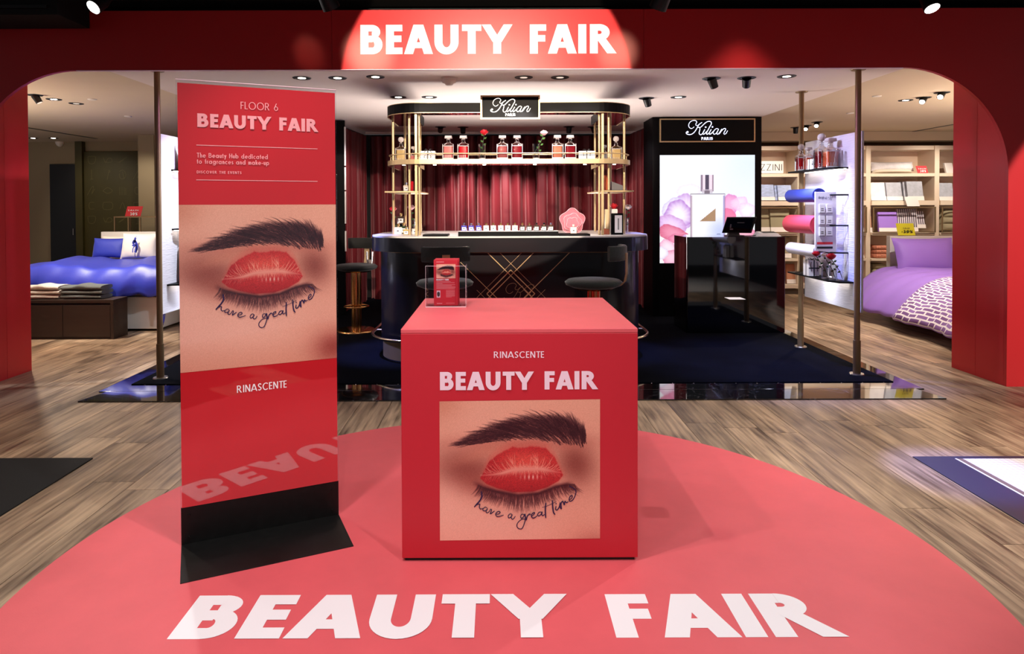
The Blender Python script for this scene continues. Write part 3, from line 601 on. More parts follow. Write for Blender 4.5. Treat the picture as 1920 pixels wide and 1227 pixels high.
text_at('lettering', PINKTXT, 'BEAUTY FAIR', P0, P1, 54.5 * YA / F, arch, w=.285, sp=.125)
for (a, b) in ((XL + RC, XR - RC),):
    tag(MB((0, YA, 0)).box(a, b, YA - .0015, YA + .036, ZA - .004, ZA - .0005).build('edge_strip', PINKTXT, arch), 'thin pale edge strip')

# ------------------------------------------------------------------ floor disc
dsk = thing('floor_sticker', 'round red vinyl sticker on the floor lettered in white', 'floor sticker', (0, 2.757, 0))
MB((0, 2.757, 0)).prism([(.01 + 1.907 * math.cos(2 * PI * k / 180), 2.757 + 1.907 * math.sin(2 * PI * k / 180)) for k in range(180)], .0003, .003).build('vinyl', VINYL, dsk)
A = atZ(311, 1201.5, .003); B_ = atZ(1594, 1193.5, .003); T_ = atZ(375, 1120, .003); Bm = (A.y + B_.y) / 2
_, W = text_polys('BEAUTY FAIR', .30, .10)
put_words('lettering', WHT, 'BEAUTY FAIR', .30, .10, (A.x, Bm, .003), ((B_.x - A.x) / W, 0, 0), (0, atZ(900, 1116, .003).y - Bm, 0), dsk, .0008)

# ------------------------------------------------------------------ platform
plat = thing('platform', 'low platform edged with glossy black marble and covered in dark navy carpet', 'platform', (0, 5.115, 0))
PF, PM, PC = 5.115, 5.385, 5.58; XO0, XO1, XI0, XI1 = -3.26, 3.475, -3.10, 3.34; ZP = .010
MARB = marble()
sx = [XO0, -2.15, -.95, .35, 1.75, XO1]
for i in range(5):
    x0, x1 = sx[i] + .001, sx[i + 1] - .001
    MB((0, PF, 0)).prism([(x0, PF), (x1, PF), (x1 - (.0 if i < 4 else .07), PM - .001), (x0 + (.0 if i else .07), PM - .001)], 0, ZP).build('slab', MARB, plat, bevel=.0015)
    x0, x1 = max(x0, XO0 + .07), min(x1, XO1 - .07)
    MB((0, PF, 0)).box(x0, x1, PM + .001, PC, 0, ZP + .001).build('slab', MARB, plat, bevel=.0015)
for (x0, x1) in ((XO0, XI0), (XI1, XO1)):
    for k in range(4):
        MB((0, PF, 0)).box(x0 + .001, x1, PM + .001 + k * 1.38, PM - .001 + (k + 1) * 1.38, 0, ZP + .0005).build('slab', MARB, plat, bevel=.0015)
ZK = .018
MB((0, PF, 0)).box(XI0, XI1, PC, 10.9, .001, ZK).build('carpet', CARPET, plat, bevel=.003)
mb = MB((0, PF, 0))
for k in range(36): mb.loft((XI0 + .12 + k * .178, PC - .012, ZP), [(0, .006, .006, 2), (.004, .004, .004, 2)], 6)
tag(mb.build('stud', mat('bright_steel', (230, 230, 235), .2, metal=1), plat), 'bright stud heads along the carpet edge', kind='stuff')

# corner mats
o = tag(MB((-3.4, 3.2, 0)).box(-4.6, -2.435, 1.6, 3.96, .0005, .008).build('floor_mat', mat('black_mat', (10, 12, 12), .8, bump=(400, .5)), bevel=.002), 'black rectangular mat on the wood floor at the left edge', 'mat')
fr = thing('floor_frame', 'black framed white mosaic floor inset at the right edge', 'floor inset', (3.4, 3.2, 0))
FB = mat('gunmetal_frame', (46, 50, 74), .4, metal=.15)
y1 = 3.94
MB((3.4, 3.2, 0)).box(2.475, 2.70, 1.6, y1, .0005, .006).build('border_slab', FB, fr, bevel=.001)
MB((3.4, 3.2, 0)).box(2.70, 5.0, y1 - .035, y1, .0005, .006).build('border_slab', FB, fr, bevel=.001)
MB((3.4, 3.2, 0)).box(2.702, 2.714, 1.6, y1 - .036, .0005, .007).build('edge_strip', mat('pale_strip', (230, 230, 232), .4), fr)
MOS = mat('white_mosaic', (236, 232, 230), .3); nt = MOS.node_tree
br = nt.nodes.new('ShaderNodeTexBrick'); br.offset = 0; br.inputs['Scale'].default_value = 1; br.inputs['Brick Width'].default_value = .034; br.inputs['Row Height'].default_value = .034; br.inputs['Mortar Size'].default_value = .0016
br.inputs['Color1'].default_value = br.inputs['Color2'].default_value = (.82, .80, .79, 1); br.inputs['Mortar'].default_value = (.45, .42, .40, 1)
tcn = nt.nodes.new('ShaderNodeTexCoord'); nt.links.new(tcn.outputs['Object'], br.inputs['Vector']); nt.links.new(br.outputs['Color'], nt.nodes['Principled BSDF'].inputs['Base Color'])
MB((3.4, 3.2, 0)).box(2.75, 5.0, 1.6, y1 - .036, .0005, .005).build('mosaic', MOS, fr)
MB((3.4, 3.2, 0)).box(2.715, 2.749, 1.6, y1 - .036, .0005, .0055).build('inner_border', mat('brown_strip', (110, 92, 80), .5), fr)

# ------------------------------------------------------------------ red plinth
YC = 2.789; PX0, PX1 = atY(753, 900, YC).x, atY(1196, 900, YC).x; PH = .993; PD = .94
pl = thing('display_plinth', 'red cube plinth printed with a closed eye picture in the centre foreground', 'plinth', ((PX0 + PX1) / 2, YC + PD / 2, .003)); PO = pl.location
MB(PO).box(PX0 + .012, PX1 - .012, YC + .012, YC + PD - .012, .003, .02).build('recessed_base', BLK, pl)
for (a, b, c, d, e, f) in ((PX0, PX1, YC, YC + .019, .018, PH), (PX0, PX1, YC + PD - .019, YC + PD, .018, PH), (PX0, PX0 + .019, YC + .0195, YC + PD - .0195, .018, PH), (PX1 - .019, PX1, YC + .0195, YC + PD - .0195, .018, PH)):
    MB(PO).box(a, b, c, d, e, f - .0195).build('side_panel', RED, pl, bevel=.0025)
MB(PO).box(PX0, PX1, YC, YC + PD, PH - .019, PH).build('top_panel', VINYL, pl, bevel=.003)  # paler red than the sides, light on the top put into the colour
ua, ub, uc = atY(825, 1014, YC), atY(1125, 1010, YC), atY(824, 753, YC)
text_at('lettering', PINKTXT, 'RINASCENTE', atY(926, 671.5, YC), atY(1020, 671, YC), 12.2 * YC / F, pl, w=.15, sp=.16)
text_at('lettering', PINKTXT, 'BEAUTY FAIR', atY(825, 732, YC), atY(1122, 730, YC), 34.5 * YC / F, pl, w=.285, sp=.125)
ey = uc - ua; hgt = ey.length / (ub - ua).length
print_mesh('eye_picture', eye_print(400, hgt), ua, ub - ua, ey, pl, EYE, PO)
k = (ub - ua).length; handwriting(pl, uc, Vector((k, 0, (ub - ua).z)), Vector((0, 0, k)))
MB(PO).box(*[v for p in zip(atZ(1368, 562, PH), atZ(1388, 558, PH)) for v in p][:4], PH, PH + .001).build('sticker', WHT, pl)

# ------------------------------------------------------------------ banner stand
BL, BR = Vector((-1.414, 2.931, 0)), Vector((-.783, 3.221, 0)); bd = (BR - BL).normalized(); bn = Vector((bd.y, -bd.x, 0)); BWd = (BR - BL).length
ban = thing('banner_stand', 'tall red poster in a clear sheet on a black steel foot at the left foreground', 'banner stand', BL, math.atan2(bd.y, bd.x))
def bloc(px, py):   # pixel on the print plane -> (x along, z)
    p = atPlane(px, py, BL, bn) - BL; return p.dot(bd), p.z
def bt(name, m, s, x0, y0, x1, y1, cap, w, sp=.14):
    a, za = bloc(x0, y0); b, zb = bloc(x1, y1); z = (za + zb) / 2; kk = .5 * (atPlane(x0, y0, BL, bn).y + atPlane(x1, y1, BL, bn).y) / F
    _, W = text_polys(s, w, sp); return put_words(name, m, s, w, sp, (a, -.0065, z), ((b - a) / W, 0, 0), (0, 0, cap * kk), ban, .0012, 0, (0, 0, 0))
FD = (BL - atZ(340, 1097)).length
MB().box(0, BWd, -.003, .0, .003, .172).build('upstand', BLACKST, ban, bevel=.001)
MB().box(0, BWd, -FD, -.0032, .003, .0065).build('foot_plate', BLACKST, ban, bevel=.001)
MB().box(0, BWd, -.0032, .0, .003, .0065).build('fold', BLACKST, ban)
for (x, z) in ((.032, .135), (.032, .035), (BWd - .032, .135), (BWd - .032, .035)):
    MB().tube([(x, -.0032, z), (x, -.008, z)], [.0055, .004], 10).build('bolt', GOLD if False else BLACKST, ban)
MB().box(-.003, BWd + .003, .0005, .0055, .02, 2.074).build('acrylic_sheet', ACR, ban, bevel=.001)
MB().box(-.003, BWd + .003, -.004, .0056, 2.0742, 2.0775).build('bright_edge', mat('lit_acrylic_edge', (240, 205, 215), .2), ban)  # pale strip paints the bright glint along the sheet's top edge
BANR = mat('red_poster_print', (200, 34, 44), .03, coat=.0, spec=1.0, ior=1.7)
ex1 = BWd - .004; zb0 = .172; ztop = 2.060
zi0 = bloc(470, 697 - 12)[1]; zi1 = (bloc(340, 384)[1] + bloc(628, 384)[1]) / 2
zil, zir = bloc(338, 698)[1], bloc(631, 672)[1]; zi0 = (zil + zir) / 2
MB().box(.004, ex1, -.005, -.0035, zb0, zi0).build('poster', BANR, ban)
MB().box(.004, ex1, -.005, -.0035, zi1, ztop).build('poster', BANR, ban)
img = eye_print(400, (zi1 - zi0) / (ex1 - .004), .025)
EYEP = painted('eye_poster', .04, spec=1.0); EYEP.node_tree.nodes['Principled BSDF'].inputs['IOR'].default_value = 1.7
print_mesh('eye_picture', img, (.004, -.005, zi0), (ex1 - .004, 0, 0), (0, 0, zi1 - zi0), ban, EYEP)
kw = ex1 - .004
handwriting(ban, Vector((.004, -.005, zi1 - .025 * kw)), Vector((kw, 0, 0)), Vector((0, 0, kw)), (0, 0, 0))
MB().box(-.004, BWd + .004, -.0030, -.0002, .18, 2.075).build('acrylic_front', ACR, ban) if False else None
bt('lettering', ROSETXT, 'FLOOR 6', 451, 206, 521, 207.5, 13.5, .115, .14)
bt('lettering', ROSETXT, 'BEAUTY FAIR', 370, 239, 597, 247.5, 24.5, .285, .12)
bt('lettering', ROSETXT, 'The Beauty Hub dedicated', 369, 296, 502, 298.5, 8.6, .17, .14)
bt('lettering', ROSETXT, 'to fragrances and make-up', 369, 307, 504.5, 310, 8.6, .17, .14)
bt('lettering', ROSETXT, 'DISCOVER THE EVENTS', 369, 325.5, 452.5, 326.5, 5, .19, .24)
bt('lettering', WHT, 'RINASCENTE', 444, 735.5, 537, 727, 13.5, .155, .15)
for (y0, y1) in ((273, 279), (338.5, 339.5)):
    a, za = bloc(368, y0); b, zb = bloc(595, y1); z = (za + zb) / 2
    MB().box(a, b, -.0066, -.0056, z - .0015, z + .0015).build('printed_line', ROSETXT, ban)

# ------------------------------------------------------------------ brochure holder on the plinth
q0, q1 = atZ(798, 577, PH), atZ(874, 576, PH); hx0, hx1, hy = q0.x, q1.x, q0.y; hd = .10; hz = atY(800, 499, hy).z
bh = thing('brochure_holder', 'clear acrylic brochure holder standing on the red cube plinth', 'brochure holder', ((hx0 + hx1) / 2, hy, PH + .0008)); hO = bh.location
z0 = PH + .0008
MB(hO).box(hx0, hx1, hy, hy + hd, z0, z0 + .006).build('base', ACR, bh, bevel=.001)
for (a, b, c, d) in ((hx0, hx0 + .003, hy, hy + hd), (hx1 - .003, hx1, hy, hy + hd), (hx0 + .0035, hx1 - .0035, hy, hy + .003), (hx0 + .0035, hx1 - .0035, hy + hd - .003, hy + hd)):
    MB(hO).box(a, b, c, d, z0 + .0065, hz).build('wall_sheet', ACR, bh, bevel=.0006)
MB(hO).box(hx1 - .055, hx1 - .052, hy + .0035, hy + hd - .0035, z0 + .0065, hz - .03).build('divider', ACR, bh)
EDGE = mat('acrylic_edge', (236, 214, 220), .15)
mb = MB(hO)
for (x, y) in ((hx0, hy), (hx1 - .0015, hy), (hx1 - .0015, hy + hd)): mb.box(x, x + .0015, y, y + .0015, z0, hz)
mb.box(hx0, hx1, hy - .0005, hy + .0008, hz - .0015, hz); mb.box(hx0, hx1, hy - .0006, hy + .0008, z0, z0 + .004)
mb.build('bright_edge', EDGE, bh)
bx0, bx1 = atY(813, 560, hy).x, atY(858, 560, hy).x; bzt = atY(830, 488, hy).z; zb = z0 + .0068
for kk in range(4):
    yy = hy + .014 + kk * .017; lab = 'front red brochure with the eye picture in the clear holder' if kk == 0 else 'red brochure right behind the front one in the clear holder, copy %s' % ('one', 'two', 'three')[kk - 1]
    if kk: lab = ('second red brochure from the front in the clear holder', 'third red brochure from the front in the clear holder', 'rearmost red brochure in the clear holder')[kk - 1]
    br_ = thing('brochure', lab, 'brochure', ((bx0 + bx1) / 2, yy, zb), 0, 'brochures in the clear holder'); bO = br_.location
    MB(bO).box(bx0 + kk * .002, bx1 + kk * .002, yy, yy + .008, zb, bzt + kk * .0015).build('pages', RED, br_, bevel=.0008)
    if kk == 0:
        s = (bx1 - bx0); iw = s * .80; ix = bx0 + s * .11; izt = bzt - .022; ih = iw * .74
        print_mesh('eye_picture', eye_print(64, .74), (ix, yy, izt - ih), (iw, 0, 0), (0, 0, ih), br_, EYE, bO)
        z = izt - ih - .011; text_at('lettering', WHT, 'BEAUTY FAIR', (ix, yy, z), (ix + iw * .66, yy, z), .0075, br_, w=.28, sp=.12)
        mb = MB(bO)
        for j, (a, wd) in enumerate(((0, .75), (0, .95), (0, .32), (0, .98), (0, .8), (0, 1), (0, 1), (0, .96))): mb.box(ix + a * iw, ix + wd * iw, yy - .0008, yy - .0004, z - .007 - j * .0052, z - .0055 - j * .0052)
        for j in range(8): mb.box(ix + .5 * iw, ix + iw * (.96 if j < 7 else .8), yy - .0008, yy - .0004, z - .052 - j * .0048, z - .0507 - j * .0048)
        mb.box(ix + .02 * iw, ix + .3 * iw, yy - .0008, yy - .0004, bzt * 0 + zb + .010, zb + .013); mb.box(ix + .5 * iw, ix + .95 * iw, yy - .0008, yy - .0004, zb + .012, zb + .0135)
        mb.box(ix, ix + .4 * iw, yy - .0008, yy - .0004, izt + .010, izt + .0128)
        mb.build('small_print', ROSETXT, br_)
        zp = z - .052
        tag(MB(bO).box(ix + .001, ix + .02, yy - .0008, yy - .0003, zp, zp - .036).build('portrait_print', mat('pale_photo', (226, 190, 205), .5), br_), 'pale square portrait photo')
        MB(bO).loft((ix + .0105, yy - .0012, zp - .019), [(-.012, .002, .0004, 2), (-.008, .006, .0006, 2), (0, .0078, .0006, 2), (.008, .0072, .0006, 2), (.0125, .003, .0004, 2)], 12).build('portrait_head', mat('photo_brown', (60, 44, 46), .6), br_)

# ------------------------------------------------------------------ poles
def pole(x, y, lab):
    t = thing('pole', lab, 'pole', (x, y, ZK), 0, 'bronze poles of the side displays'); O = t.location
    MB(O).cyl((x, y, ZK), .025, ZC - ZK - .001, 20).build('shaft', BRONZE, t)
    MB(O).cyl((x, y, ZK), .031, .30, 20).build('lower_sleeve', BRONZE, t)
    MB(O).cyl((x, y, ZK), .062, .008, 28, .058).build('floor_flange', mat('nickel', (200, 196, 186), .3, metal=1) if 'nickel' not in bpy.data.materials else bpy.data.materials['nickel'], t)
    MB(O).cyl((x, y, ZC - .009), .058, .008, 28, .062).build('ceiling_flange', BRONZE, t); return t
pole(-2.955, 5.78, 'front bronze pole on the left of the carpet'); pole(3.165, 5.83, 'front bronze pole on the right of the carpet')
pole(-2.955, 6.97, 'rear bronze pole on the left, behind the red banner'); pole(3.19, 6.97, 'rear bronze pole on the right, beside the rolls')

# ------------------------------------------------------------------ curtains and the black surround
def curtain(x0, y0, x1, y1, lab, folds, amp=.055, seed=1, zb=.02, zt=2.64, nu=None):
    r = random.Random(seed); ph = [r.random() * 6 for _ in range(6)]; dx, dy = x1 - x0, y1 - y0; L = math.hypot(dx, dy); nx, ny = -dy / L, dx / L
    t = thing('curtain', lab, 'curtain', ((x0 + x1) / 2, (y0 + y1) / 2, zb), 0, 'crimson velvet curtains'); nu = nu or int(folds * 24)
    def fn(u, v):
        z = zb + (zt - zb) * v; uu = u + .008 * math.sin(u * 23 + ph[0]) + .014 * (1 - v) * math.sin(u * 17 + ph[1]) + .004 * math.sin(u * 61 + v * 3 + ph[5])
        a = amp * (1 + .35 * math.sin(u * 11 + ph[2])) * (.75 + .25 * (1 - v))
        s = math.sin(uu * 2 * PI * folds + .5 * math.sin(v * 2.3 + ph[3])); s = math.copysign(abs(s) ** .75, s); d = a * s + .18 * a * math.sin(uu * 2 * PI * folds * 2.3 + ph[4] + v)
        e = .35 * a * math.cos(uu * 2 * PI * folds)
        return (x0 + dx * u + nx * d + dx / L * e, y0 + dy * u + ny * d + dy / L * e, z)
    MB(t.location).grid(fn, nu, 26).build('velvet', CURT, t)
    MB(t.location).tube([(x0, y0, zt + .012), (x1, y1, zt + .012)], .012, 8).build('curtain_rail', LAMPB, t); return t
curtain(-2.08, 10.72, -.55, 10.72, 'crimson velvet curtain behind the left part of the bar', 9, seed=3, amp=.085)
curtain(-.55, 10.72, .95, 10.72, 'crimson velvet curtain at the centre behind the decanters', 8, seed=5, amp=.095)
curtain(.95, 10.72, 2.2, 10.72, 'crimson velvet curtain behind the right part of the bar', 7, seed=8, amp=.085)
curtain(-2.26, 9.15, -2.13, 10.62, 'crimson side curtain beside the far bar stool on the left', 8, seed=11, amp=.06)
curtain(2.13, 10.62, 2.2, 9.54, 'crimson side curtain beside the black lightbox tower', 7, seed=14, amp=.06)
tag(MB((0, 10.6, ZC)).box(-2.1, 2.2, 10.58, 10.62, ZC - .035, ZC - .001).build('ceiling_track', CEILW), 'pale ceiling track along the top of the back curtain', 'curtain track')
bs = thing('black_screen', 'black panelled screen with a pale edge at the left of the curtains', 'screen', (-2.5, 8.9, ZK)); O = bs.location
MB(O).box(-3.1, -2.62, 8.6, 8.66, ZK, 2.69).build('screen_panel', NEAR, bs, bevel=.003)
MB(O).box(-2.61, -2.085, 9.06, 9.10, ZK, 2.69).build('screen_panel', NEAR, bs, bevel=.003)
for z0_, z1_ in ((.9, 1.18), (1.28, 1.72), (1.74, 2.05), (2.07, 2.6)): MB(O).box(-2.062, -2.05, 9.0, 9.02, z0_ * .98, z1_).build('edge_strip', PLAST, bs) if False else MB(O).box(-2.084, -2.066, 9.04, 9.06, z0_, z1_).build('edge_strip', PLAST, bs)

# ------------------------------------------------------------------ lightbox tower
YT = 8.9; tw = thing('lightbox_tower', 'black tower with a backlit perfume picture and a lit sign on top', 'lightbox tower', (2.8, YT, ZK)); O = tw.location
TX0, TX1 = 2.08, 3.54
lx0, lx1, lz0, lz1 = atY(1237, 400, YT).x, atY(1415, 400, YT).x, atY(1300, 493.5, YT).z, atY(1300, 291, YT).z
MB(O).box(TX0, lx0, YT, YT + .55, ZK, 2.698).build('upright', NEAR, tw, bevel=.002); MB(O).box(lx1, TX1, YT, YT + .55, ZK, 2.698).build('upright', NEAR, tw, bevel=.002)
MB(O).box(lx0 + .001, lx1 - .001, YT, YT + .55, lz1, 2.698).build('header', NEAR, tw, bevel=.002); MB(O).box(lx0 + .001, lx1 - .001, YT, YT + .55, ZK, lz0).build('lower_panel', NEAR, tw, bevel=.002)
def light_picture():
    nu, hg = 230, (lz1 - lz0) / (lx1 - lx0); nv = int(nu * hg); U, V = np.meshgrid(np.linspace(0, 1, nu), np.linspace(0, hg, nv)); rg = np.random.RandomState(5)
    q = lambda X, Y: ((X - 75) / 845., (Y - 430) / 845.)
    im = np.zeros((nv, nu, 3)) + np.array([250, 252, 255.]); im = mixc(im, (206, 226, 252), blob(U, V, 1, .1, .3, .3) * .6); im = mixc(im, (232, 236, 255), blob(U, V, .75, .45, .3, .2) * .6)
    def petal(X, Y, sx, sy, ang, c_in, c_edge, rip=8, op=.95):
        cx, cy = q(X, Y); a = math.radians(ang); x = ((U - cx) * math.cos(a) + (V - cy) * math.sin(a)) / (sx / 845.); y = (-(U - cx) * math.sin(a) + (V - cy) * math.cos(a)) / (sy / 845.)
        th = np.arctan2(y, x); r = np.hypot(x, y) * (1 + .07 * np.sin(th * 3 + rip) + .035 * np.sin(th * 7 + X * .1) + .012 * np.sin(th * 19 + Y)); ins = np.clip((1 - r) / .06, 0, 1); e = np.clip(r, 0, 1) ** 2.5 * (.9 + .1 * np.sin(th * 17 + r * 6))
        col = np.array(c_in, float) * (1 - e[..., None]) + np.array(c_edge, float) * e[..., None]; return im * (1 - (ins * op)[..., None]) + col * (ins * op)[..., None]
    im = petal(335, 760, 110, 80, 0, (252, 248, 255), (222, 208, 236), 7, .6); im = petal(300, 930, 120, 170, 15, (252, 240, 255), (190, 140, 214), 6)
    im = petal(200, 900, 110, 90, -30, (250, 246, 255), (206, 190, 232), 7); im = petal(240, 960, 130, 130, 30, (254, 246, 255), (168, 104, 200), 5); im = petal(180, 1060, 130, 100, 20, (240, 214, 250), (196, 140, 206), 6)
    im = petal(200, 1130, 150, 70, 18, (238, 150, 178), (206, 84, 120), 5); im = petal(260, 1180, 120, 45, 8, (246, 170, 196), (214, 96, 140), 4); im = petal(150, 1250, 90, 60, 30, (252, 224, 236), (226, 150, 190), 5); im = petal(180, 1340, 90, 70, -20, (246, 200, 220), (214, 120, 160), 5)
    im = petal(90, 1300, 60, 60, 0, (255, 250, 255), (210, 200, 224), 5)
    im = petal(700, 880, 75, 110, 15, (246, 180, 220), (220, 130, 196), 6); im = petal(780, 860, 80, 60, -20, (252, 226, 244), (232, 180, 226), 6, .8); im = petal(850, 920, 80, 70, 10, (255, 244, 250), (226, 190, 226), 6, .8); im = petal(690, 980, 60, 80, 0, (244, 130, 170), (230, 110, 160), 5); im = petal(800, 1120, 120, 70, 0, (250, 180, 200), (230, 120, 160), 5)
    def rect(x0, y0, x1, y1, c, op=1.0):
        nonlocal im
        (a, b), (c_, d) = q(x0, y0), q(x1, y1); im = mixc(im, c, ((U > a) & (U < c_) & (V > b) & (V < d)) * op)
    rect(345, 772, 657, 1385, (70, 60, 70), .55); rect(350, 778, 652, 1385, (236, 228, 240)); rect(364, 784, 636, 1385, (252, 250, 255))
    m = ((U > q(350, 0)[0]) & (U < q(364, 0)[0])) & (V > q(0, 790)[1]); im = mixc(im, (120, 80, 100), m * .35); m = ((U > q(636, 0)[0]) & (U < q(652, 0)[0])) & (V > q(0, 790)[1]); im = mixc(im, (110, 100, 180), m * .5)
    im = mixc(im, (170, 184, 246), blob(U, V, *q(620, 1110), .1, .1) * ((U > q(364, 0)[0]) & (U < q(636, 0)[0])) * .7)
    for x0, x1, c in ((440, 458, (150, 130, 150)), (458, 478, (240, 224, 236)), (478, 512, (84, 76, 96)), (512, 540, (236, 218, 232)), (540, 552, (150, 120, 140))): rect(x0, 604, x1, 752, c)
    rect(448, 735, 545, 770, (200, 186, 200), .8); rect(470, 745, 520, 772, (110, 96, 110), .8)
    X = U * 845 + 75; Y = V * 845 + 430; tri = (X < 570) & (Y < 1019) & ((X - 430) / 140 * 113 > 1019 - Y); im = mixc(im, (172, 138, 108), tri * 1.0)
    ring = np.abs(np.hypot(X - 600, Y - 1165) - 32) < 3; im = mixc(im, (60, 60, 90), ring * .8)
    return im + rg.randn(nv, nu, 1) * 1.5
print_mesh('lit_picture', light_picture(), (lx0, YT - .002, lz0), (lx1 - lx0, 0, 0), (0, 0, lz1 - lz0), tw, painted('backlit_print', emit=1.15), O)
kilian('lettering', WHT, atY(1310, 412.5, YT), 14.5 * YT / F * 1.15, tw, 0)
def sign(x0, y0, x1, y1, Y, lab, m, kx, ky, kw, px0, px1, py, pcap, depth):
    t = thing('brand_sign', lab, 'sign', (atY((x0 + x1) / 2, y1, Y).x, Y, atY((x0 + x1) / 2, y1, Y).z)); O = t.location
    a, b = atY(x0, y1, Y), atY(x1, y0, Y); f = .016
    MB(O).box(a.x + f, b.x - f, Y, Y + depth - .002, a.z + f, b.z - f).build('panel', NEAR, t)
    for (p, q_, r_, s_) in ((a.x, b.x, a.z, a.z + f), (a.x, b.x, b.z - f, b.z), (a.x, a.x + f, a.z + f, b.z - f), (b.x - f, b.x, a.z + f, b.z - f)):
        MB(O).box(p, q_, Y - .006, Y + depth, r_, s_).build('frame_bar', GOLD, t, bevel=.001)
    kilian('lettering', m, atY(kx, ky, Y), kw * Y / F, t, .006)
    text_at('lettering', m, 'PARIS', atY(px0, py, Y), atY(px1, py, Y), pcap * Y / F, t, w=.26, sp=.16, off=.003)
    return t
sign(1237, 222, 1416, 267, YT - .03, 'wide black sign with glowing white script on top of the lightbox tower', NEON, 1285.5, 252.7, 78.6, 1315, 1336, 262.5, 5.2, .028)

# ------------------------------------------------------------------ till desk
dk = thing('till_desk', 'glossy black till desk in front of the lightbox', 'desk', (2.78, 7.73, ZK)); O = dk.location
DX0, DX1, DY0, DY1, DZ = 2.205, 3.355, 7.73, 8.42, 1.142
MB(O).prism(rrect(DX0, DX1, DY0, DY1, [.01, .01, .16, .03]), ZK, DZ - .03).build('body', GLOSSB, dk, smooth if False else 0) if False else MB(O).prism(rrect(DX0, DX1, DY0, DY1, [.008, .008, .16, .02], 10), ZK, DZ - .012).build('body', GLOSSB, dk)
MB(O).prism(rrect(DX0, DX1, DY0, DY1, [.008, .008, .16, .02], 10), DZ - .0115, DZ).build('top', GLOSSB, dk, bevel=.002)
tm = thing('till_terminal', 'black till screen on a short stand on the glossy desk', 'till', (2.83, 7.95, DZ)); O = tm.location
MB(O).prism(rrect(2.74, 2.94, 7.88, 8.04, .02), DZ, DZ + .012).build('base', LAMPB, tm)
MB(O).loft((2.83, 7.96, DZ + .012), [(0, .07, .05, 5), (.06, .055, .03, 5), (.12, .05, .02, 5)], 24).build('neck', LAMPB, tm)
c = atY(1386, 423, 7.88); c.z = max(c.z, DZ + .135)
MB(O).obox(c, (.165, -.03, 0), (0, .008, .002) if False else Vector((.0014, .0075, .003)), (.02, -.03, .095)).build('screen_body', LAMPB, tm, bevel=.004)
MB(O).obox(c + Vector((-.01, -.0095, -.002)), (.15, -.027, 0), Vector((.0002, .001, .0004)), (.017, -.027, .08)).build('screen_glass', GLOSSB, tm)
mb = MB(O); 
for dx, dz, w_, h_ in ((-.10, -.012, .007, .022), (-.088, -.05, .018, .008), (.01, .028, .04, .004)): mb.obox(c + Vector((dx, -.013 - dx * -.0, dz)) + Vector((0, -dx * .18 - dz * .3 - .004, 0)), (w_, -w_ * .18, 0), (0, .0004, 0), (0, -h_ * .3, h_))
mb.build('sticker', GREYC, tm)
pr = thing('receipt_printer', 'small grey white card machine at the right end of the glossy desk', 'card machine', (3.27, 7.9, DZ)); O = pr.location
a0, a1 = atY(1418, 443, 7.84).x, atY(1463, 443, 7.84).x
MB(O).add([(a0, 7.80, DZ), (a1, 7.80, DZ), (a1, 7.98, DZ), (a0, 7.98, DZ), (a0 + .05, 7.83, DZ + .035), (a1 - .03, 7.83, DZ + .035), (a1 - .03, 7.98, DZ + .055), (a0 + .05, 7.98, DZ + .055)],
          [(3, 2, 1, 0), (4, 5, 6, 7), (0, 1, 5, 4), (1, 2, 6, 5), (2, 3, 7, 6), (3, 0, 4, 7)]).build('body', PLAST, pr, bevel=.004)
MB(O).obox(((a0 + a1) / 2 + .03, 7.905, DZ + .0475), (.08, 0, 0), (0, .05, .0066), (0, -.0002, .001)).build('display', BLK, pr)
MB(O).tube([(a0 + .02, 7.9, DZ + .012), (a0 - .05, 7.87, DZ + .006), (a0 - .13, 7.9, DZ + .005)], .005, 8).build('cable', RIB, pr)

# ------------------------------------------------------------------ the bar
ZB = 1.226; bar = thing('perfume_bar', 'round-cornered black perfume bar with a white top and gold inlaid lines', 'bar counter', (.12, 6.96, ZK)); O = bar.location
BX0, BX1, BY0, BY1 = -1.265, 1.507, 6.22, 7.72
MB(O).prism(rrect(BX0 + .004, BX1 - .004, BY0 + .004, BY1 - .004, .5, 20), ZB - .014, ZB, True).build('stone_top', WHTOP, bar)
MB(O).prism(rrect(BX0, BX1, BY0, BY1, .5, 20), ZB - .148, ZB - .0145, True).build('top_fascia', BARBODY, bar)
MB(O).prism(rrect(BX0 + .075, BX1 - .075, BY0 + .075, BY1 - .075, .44, 20), ZB - .160, ZB - .1485, True).build('shadow_gap', BRONZE, bar)
MB(O).prism(rrect(BX0 + .085, BX1 - .085, BY0 + .085, BY1 - .085, .43, 20), .20, ZB - .1605, True).build('body', BARBODY, bar)
MB(O).prism(rrect(BX0 + .10, BX1 - .10, BY0 + .10, BY1 - .10, .42, 20), ZK, .20, True).build('kick_plate', BRONZE, bar)
MB(O).tube([(x, y, .235) for x, y in rrect(BX0 - .0, BX1 + .0, BY0 - .0, BY1, .5, 14)], .016, 10, closed=True).build('foot_rail', mat('polished_brass', (208, 186, 150), .2, metal=1), bar)
for (x, y) in ((BX0, 6.85), (BX1, 6.85), (-.5, BY0), (.75, BY0)):
    dx = .09 if x == BX0 else (-.09 if x == BX1 else 0); MB(O).tube([(x, y, .235), (x + dx, y + (0 if dx else .09), .235)], .009, 8).build('rail_bracket', GOLD, bar)
YB = BY0 + .085
def bl(X, Y): p = atY(855 + X / 8.727, 460 + Y / 8.727, YB); return (p.x, p.z)
cx_, cz_ = bl(897, 795)
segs = [((505, 112), (1230, 830), 13), ((705, 112), (1460, 860), 5), ((1085, 112), (340, 860), 5), ((1280, 112), (560, 835), 12), ((895, 405), (505, 795), 15), ((895, 405), (1290, 795), 15), ((1870, 108), (1105, 868), 12), ((20, 225), (690, 885), 10)]
polys = []
